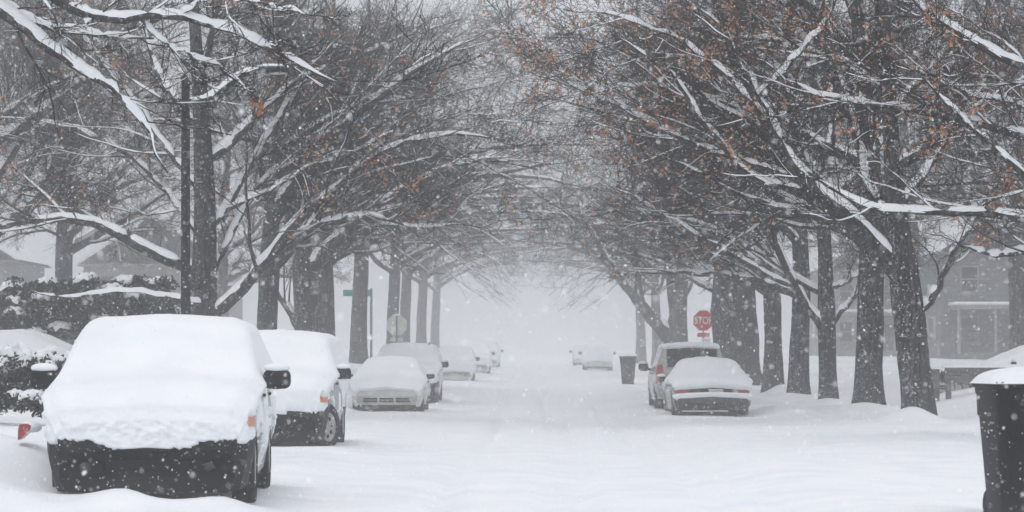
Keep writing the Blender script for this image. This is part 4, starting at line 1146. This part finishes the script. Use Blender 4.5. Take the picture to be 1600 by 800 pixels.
leafy('low_shrub', 'low frosted shrubs behind the wooden rail fence on the right', 'shrub', rc, [(.2, .2, .16)] * len(rc), 4000, M_SHRUB, 44, leafsz=.035, snow_t=.04)

def rail_fence():
    y = 60.0
    r0 = W(1462, 600, y)
    r = thing('rail_fence', 'weathered wooden rail fence with snow on its top rail at right', 'fence', (r0[0], y, gz(r0[0], y)))
    g = gz(r0[0], y)
    top = W(1470, 578, y)[2] - g
    for k, dx in enumerate((0, .30, 2.2, 4.2, 6.2)):
        gg = gz(r0[0] + dx, y) - g
        MB().box((dx, 0, (top + .02 + gg) / 2 - .15), (.17 if k == 0 else .12, .13, top + .32 - gg), .012).build('post', M_WOOD, r)
    for k in range(2): MB().box((3.3, -.075, top - .03 - .19 * k), (6.2 + .02 * k, .05 + .004 * k, .175), .01).build('rail_board', M_WOOD, r)
    v = np.array([[.15 + .12 * i, -.075 + sy * w, top + .055 + (.0 if sy else .09 * (1 + .5 * float(vnoise(i * .4, 1, 1, 2))))] for i in range(53) for sy, w in ((-1, .07), (0, 0), (1, .07))])
    tag(obj('rail_snow', mesh('rail_snow', v, faces_of(53, 3), M_SNOW), r))
rail_fence()

# ------------------------------------------------------------------ houses behind the trees
def house(label, cx, cy, w, d, h, roofh, wall, rz=0, porch=True, lampside=None):
    g = gz(cx, cy)
    r = thing('house', label, 'house', (cx, cy, g), rz, 'houses along the street')
    wl_ = MB().box((0, 0, h / 2 - .3), (w, d, h + .6), .02).build('wall', wall, r)
    # clapboards on the face towards the street ends
    for k in range(int(h / .28)):
        MB().box((0, -d / 2 - .012, .15 + k * .28), (w + .03, .03, .25), .006).build('clapboard', wall, wl_)
    V = np.array([(-w / 2 - .4, -d / 2 - .4, h), (w / 2 + .4, -d / 2 - .4, h), (w / 2 + .4, d / 2 + .4, h), (-w / 2 - .4, d / 2 + .4, h), (0, -d / 2 - .4, h + roofh), (0, d / 2 + .4, h + roofh)])
    Tq = [[0, 4, 5, 3], [1, 2, 5, 4]]; Tt = [[0, 1, 4], [2, 3, 5]]
    rf = obj('roof', mesh('roof', V, [np.array(Tq), np.array(Tt), np.array([[0, 3, 2, 1]])], wall, False), r)
    V2 = V + np.array([0, 0, .18]); V2[[0, 1, 2, 3], 2] -= .06
    V2[:, 0] *= 1.01
    obj('roof_snow', mesh('roof_snow', V2, [np.array(Tq), np.array(Tt)], M_SNOW, False), rf)
    MB().box((w * .22, d * .1, h + roofh * .75), (.7, .7, 1.8), .03).build('chimney', M_WALL_B, rf)
    for fl in range(2):
        for k, fx in enumerate((-.33, 0, .33)):
            if fl == 0 and k == 1: continue
            zc = 1.6 + fl * 2.7
            if zc + .8 > h: continue
            wn_ = MB().box((fx * w, -d / 2 - .045, zc), (1.0, .05, 1.45), .01).build('window', M_TRIM, r)
            for sz in (-.34, .34):
                MB().box((fx * w, -d / 2 - .075, zc + sz), (.82, .02, .60), .004).build('pane', M_WIN, wn_)
            MB().box((fx * w, -d / 2 - .09, zc - .78), (1.2, .14, .07), .01).build('sill', M_TRIM, wn_)
    for s in (-1, 1):
        for k in range(3):
            wn_ = MB().box((s * (w / 2 + .02), -d * .3 + k * d * .3, 1.7), (.05, .95, 1.4), .01).build('window', M_TRIM, r)
            MB().box((s * (w / 2 + .05), -d * .3 + k * d * .3, 1.7), (.02, .78, 1.2), .004).build('pane', M_WIN, wn_)
    dr = MB().box((0, -d / 2 - .05, 1.05), (1.0, .06, 2.1), .01).build('door', M_DOOR, r)
    MB().lathe([(.001, -.04), (.03, -.03), (.03, .0)], (.38, -d / 2 - .09, 1.0), 'y', 10).build('handle', M_RIM, dr)
    if porch:
        pr = MB().box((0, -d / 2 - 1.15, 2.75), (w * .9, 2.1, .22), .02).build('porch_roof', M_WALL_B, r)
        MB().box((0, -d / 2 - 1.15, 2.95), (w * .92, 2.15, .18), .06).build('porch_snow', M_SNOW, pr)
        MB().box((0, -d / 2 - 1.1, .18), (w * .9, 2.0, .36), .02).build('porch_floor', M_WOOD, r)
        for k in range(5):
            MB().box((-.43 * w + k * .215 * w, -d / 2 - 2.05, 1.5), (.14, .14, 2.3), .015).build('porch_column', M_TRIM, r)
    if lampside:
        lp = MB().box((lampside[0], -d / 2 - .15, lampside[1]), (.07, .07, .10), .02).build('porch_lamp', M_GLOW, r)
    return r
M_GLOW, _N, _L, _b = new_mat('lamp_glow')
_b.inputs['Base Color'].default_value = (.9, .6, .3, 1)
_b.inputs['Emission Color'].default_value = (1.0, .62, .28, 1); _b.inputs['Emission Strength'].default_value = 5
house('grey house behind the right trees with a small glowing porch lamp', 26.5, 142, 9, 9, 5.6, 3.2, M_WALL_A, 0, True, (-.5, 2.55))
house('buff house far behind the row of right trunks', 24, 176, 9, 10, 5.6, 3.2, M_WALL_B, 0)
house('faint house with pale porch columns at far left behind the hedge', -34.5, 152, 9.5, 9, 5.4, 3.2, M_WALL_A, 0)
house('dim house behind the left trees beyond the lamp post', -24, 168, 9, 10, 5.6, 3.2, M_WALL_B, 0)

# ------------------------------------------------------------------ falling snow and the snowy air
def flakes(n=230000):
    rng = np.random.default_rng(77)
    u = rng.random(n)
    y = (15 ** 1.8 + u * (75 ** 1.8 - 15 ** 1.8)) ** (1 / 1.8)
    y[:9000] = 4.5 + 11 * rng.random(9000) ** .7
    x = (rng.random(n) * 2 - 1) * (0.21 * y + 1.2)
    z = CAMZ + (rng.random(n) * (0.145 + .075) - .075) * y + rng.normal(size=n) * .3
    g = ground_z(x, y)
    k = z > g + .05
    x, y, z = x[k], y[k], z[k]; n = len(x)
    r = rng.lognormal(math.log(.0032), .34, n)
    d1 = rng.normal(size=(n, 3)) * np.array([.6, .6, 1.3]); d1 /= np.linalg.norm(d1, axis=1, keepdims=True)
    d2 = np.cross(d1, rng.normal(size=(n, 3)) + np.array([0, 2.0, 0])); d2 /= np.linalg.norm(d2, axis=1, keepdims=True)
    c = np.stack([x, y, z], 1); r = r[:, None]
    V = np.stack([c - d1 * r * rng.uniform(.9, 1.5, (n, 1)), c + d2 * r * rng.uniform(.6, 1, (n, 1)), c + d1 * r * rng.uniform(.9, 1.5, (n, 1)), c - d2 * r * rng.uniform(.6, 1, (n, 1))], 1)
    Tn = np.arange(n * 4).reshape(-1, 4)
    o = obj('falling_snow', mesh('falling_snow', V.reshape(-1, 3), Tn, M_FLAKE, False))
    tag(o, 'white snowflakes falling everywhere in the air', 'snow', kind='stuff')
flakes()

def haze():
    V = np.array([(x, y, z) for x in (-430, 430) for y in (-70, 810) for z in (-2, 24)], float)
    Q = np.array([[0, 1, 3, 2], [4, 6, 7, 5], [0, 4, 5, 1], [2, 3, 7, 6], [0, 2, 6, 4], [1, 5, 7, 3]])
    m = bpy.data.materials.new('snowy_air'); m.use_nodes = True
    N, L = m.node_tree.nodes, m.node_tree.links
    for q in list(N): N.remove(q)
    out = N.new('ShaderNodeOutputMaterial'); v = N.new('ShaderNodeVolumePrincipled')
    v.inputs['Color'].default_value = (.996, .998, 1.0, 1)
    v.inputs['Density'].default_value = HAZE
    v.inputs['Anisotropy'].default_value = 0.95
    L.new(v.outputs[0], out.inputs['Volume'])
    o = obj('haze', mesh('haze', V, Q, m, False))
    tag(o, 'pale snowy air filling the street', 'haze', kind='stuff')
HAZE = 0.0056
haze()
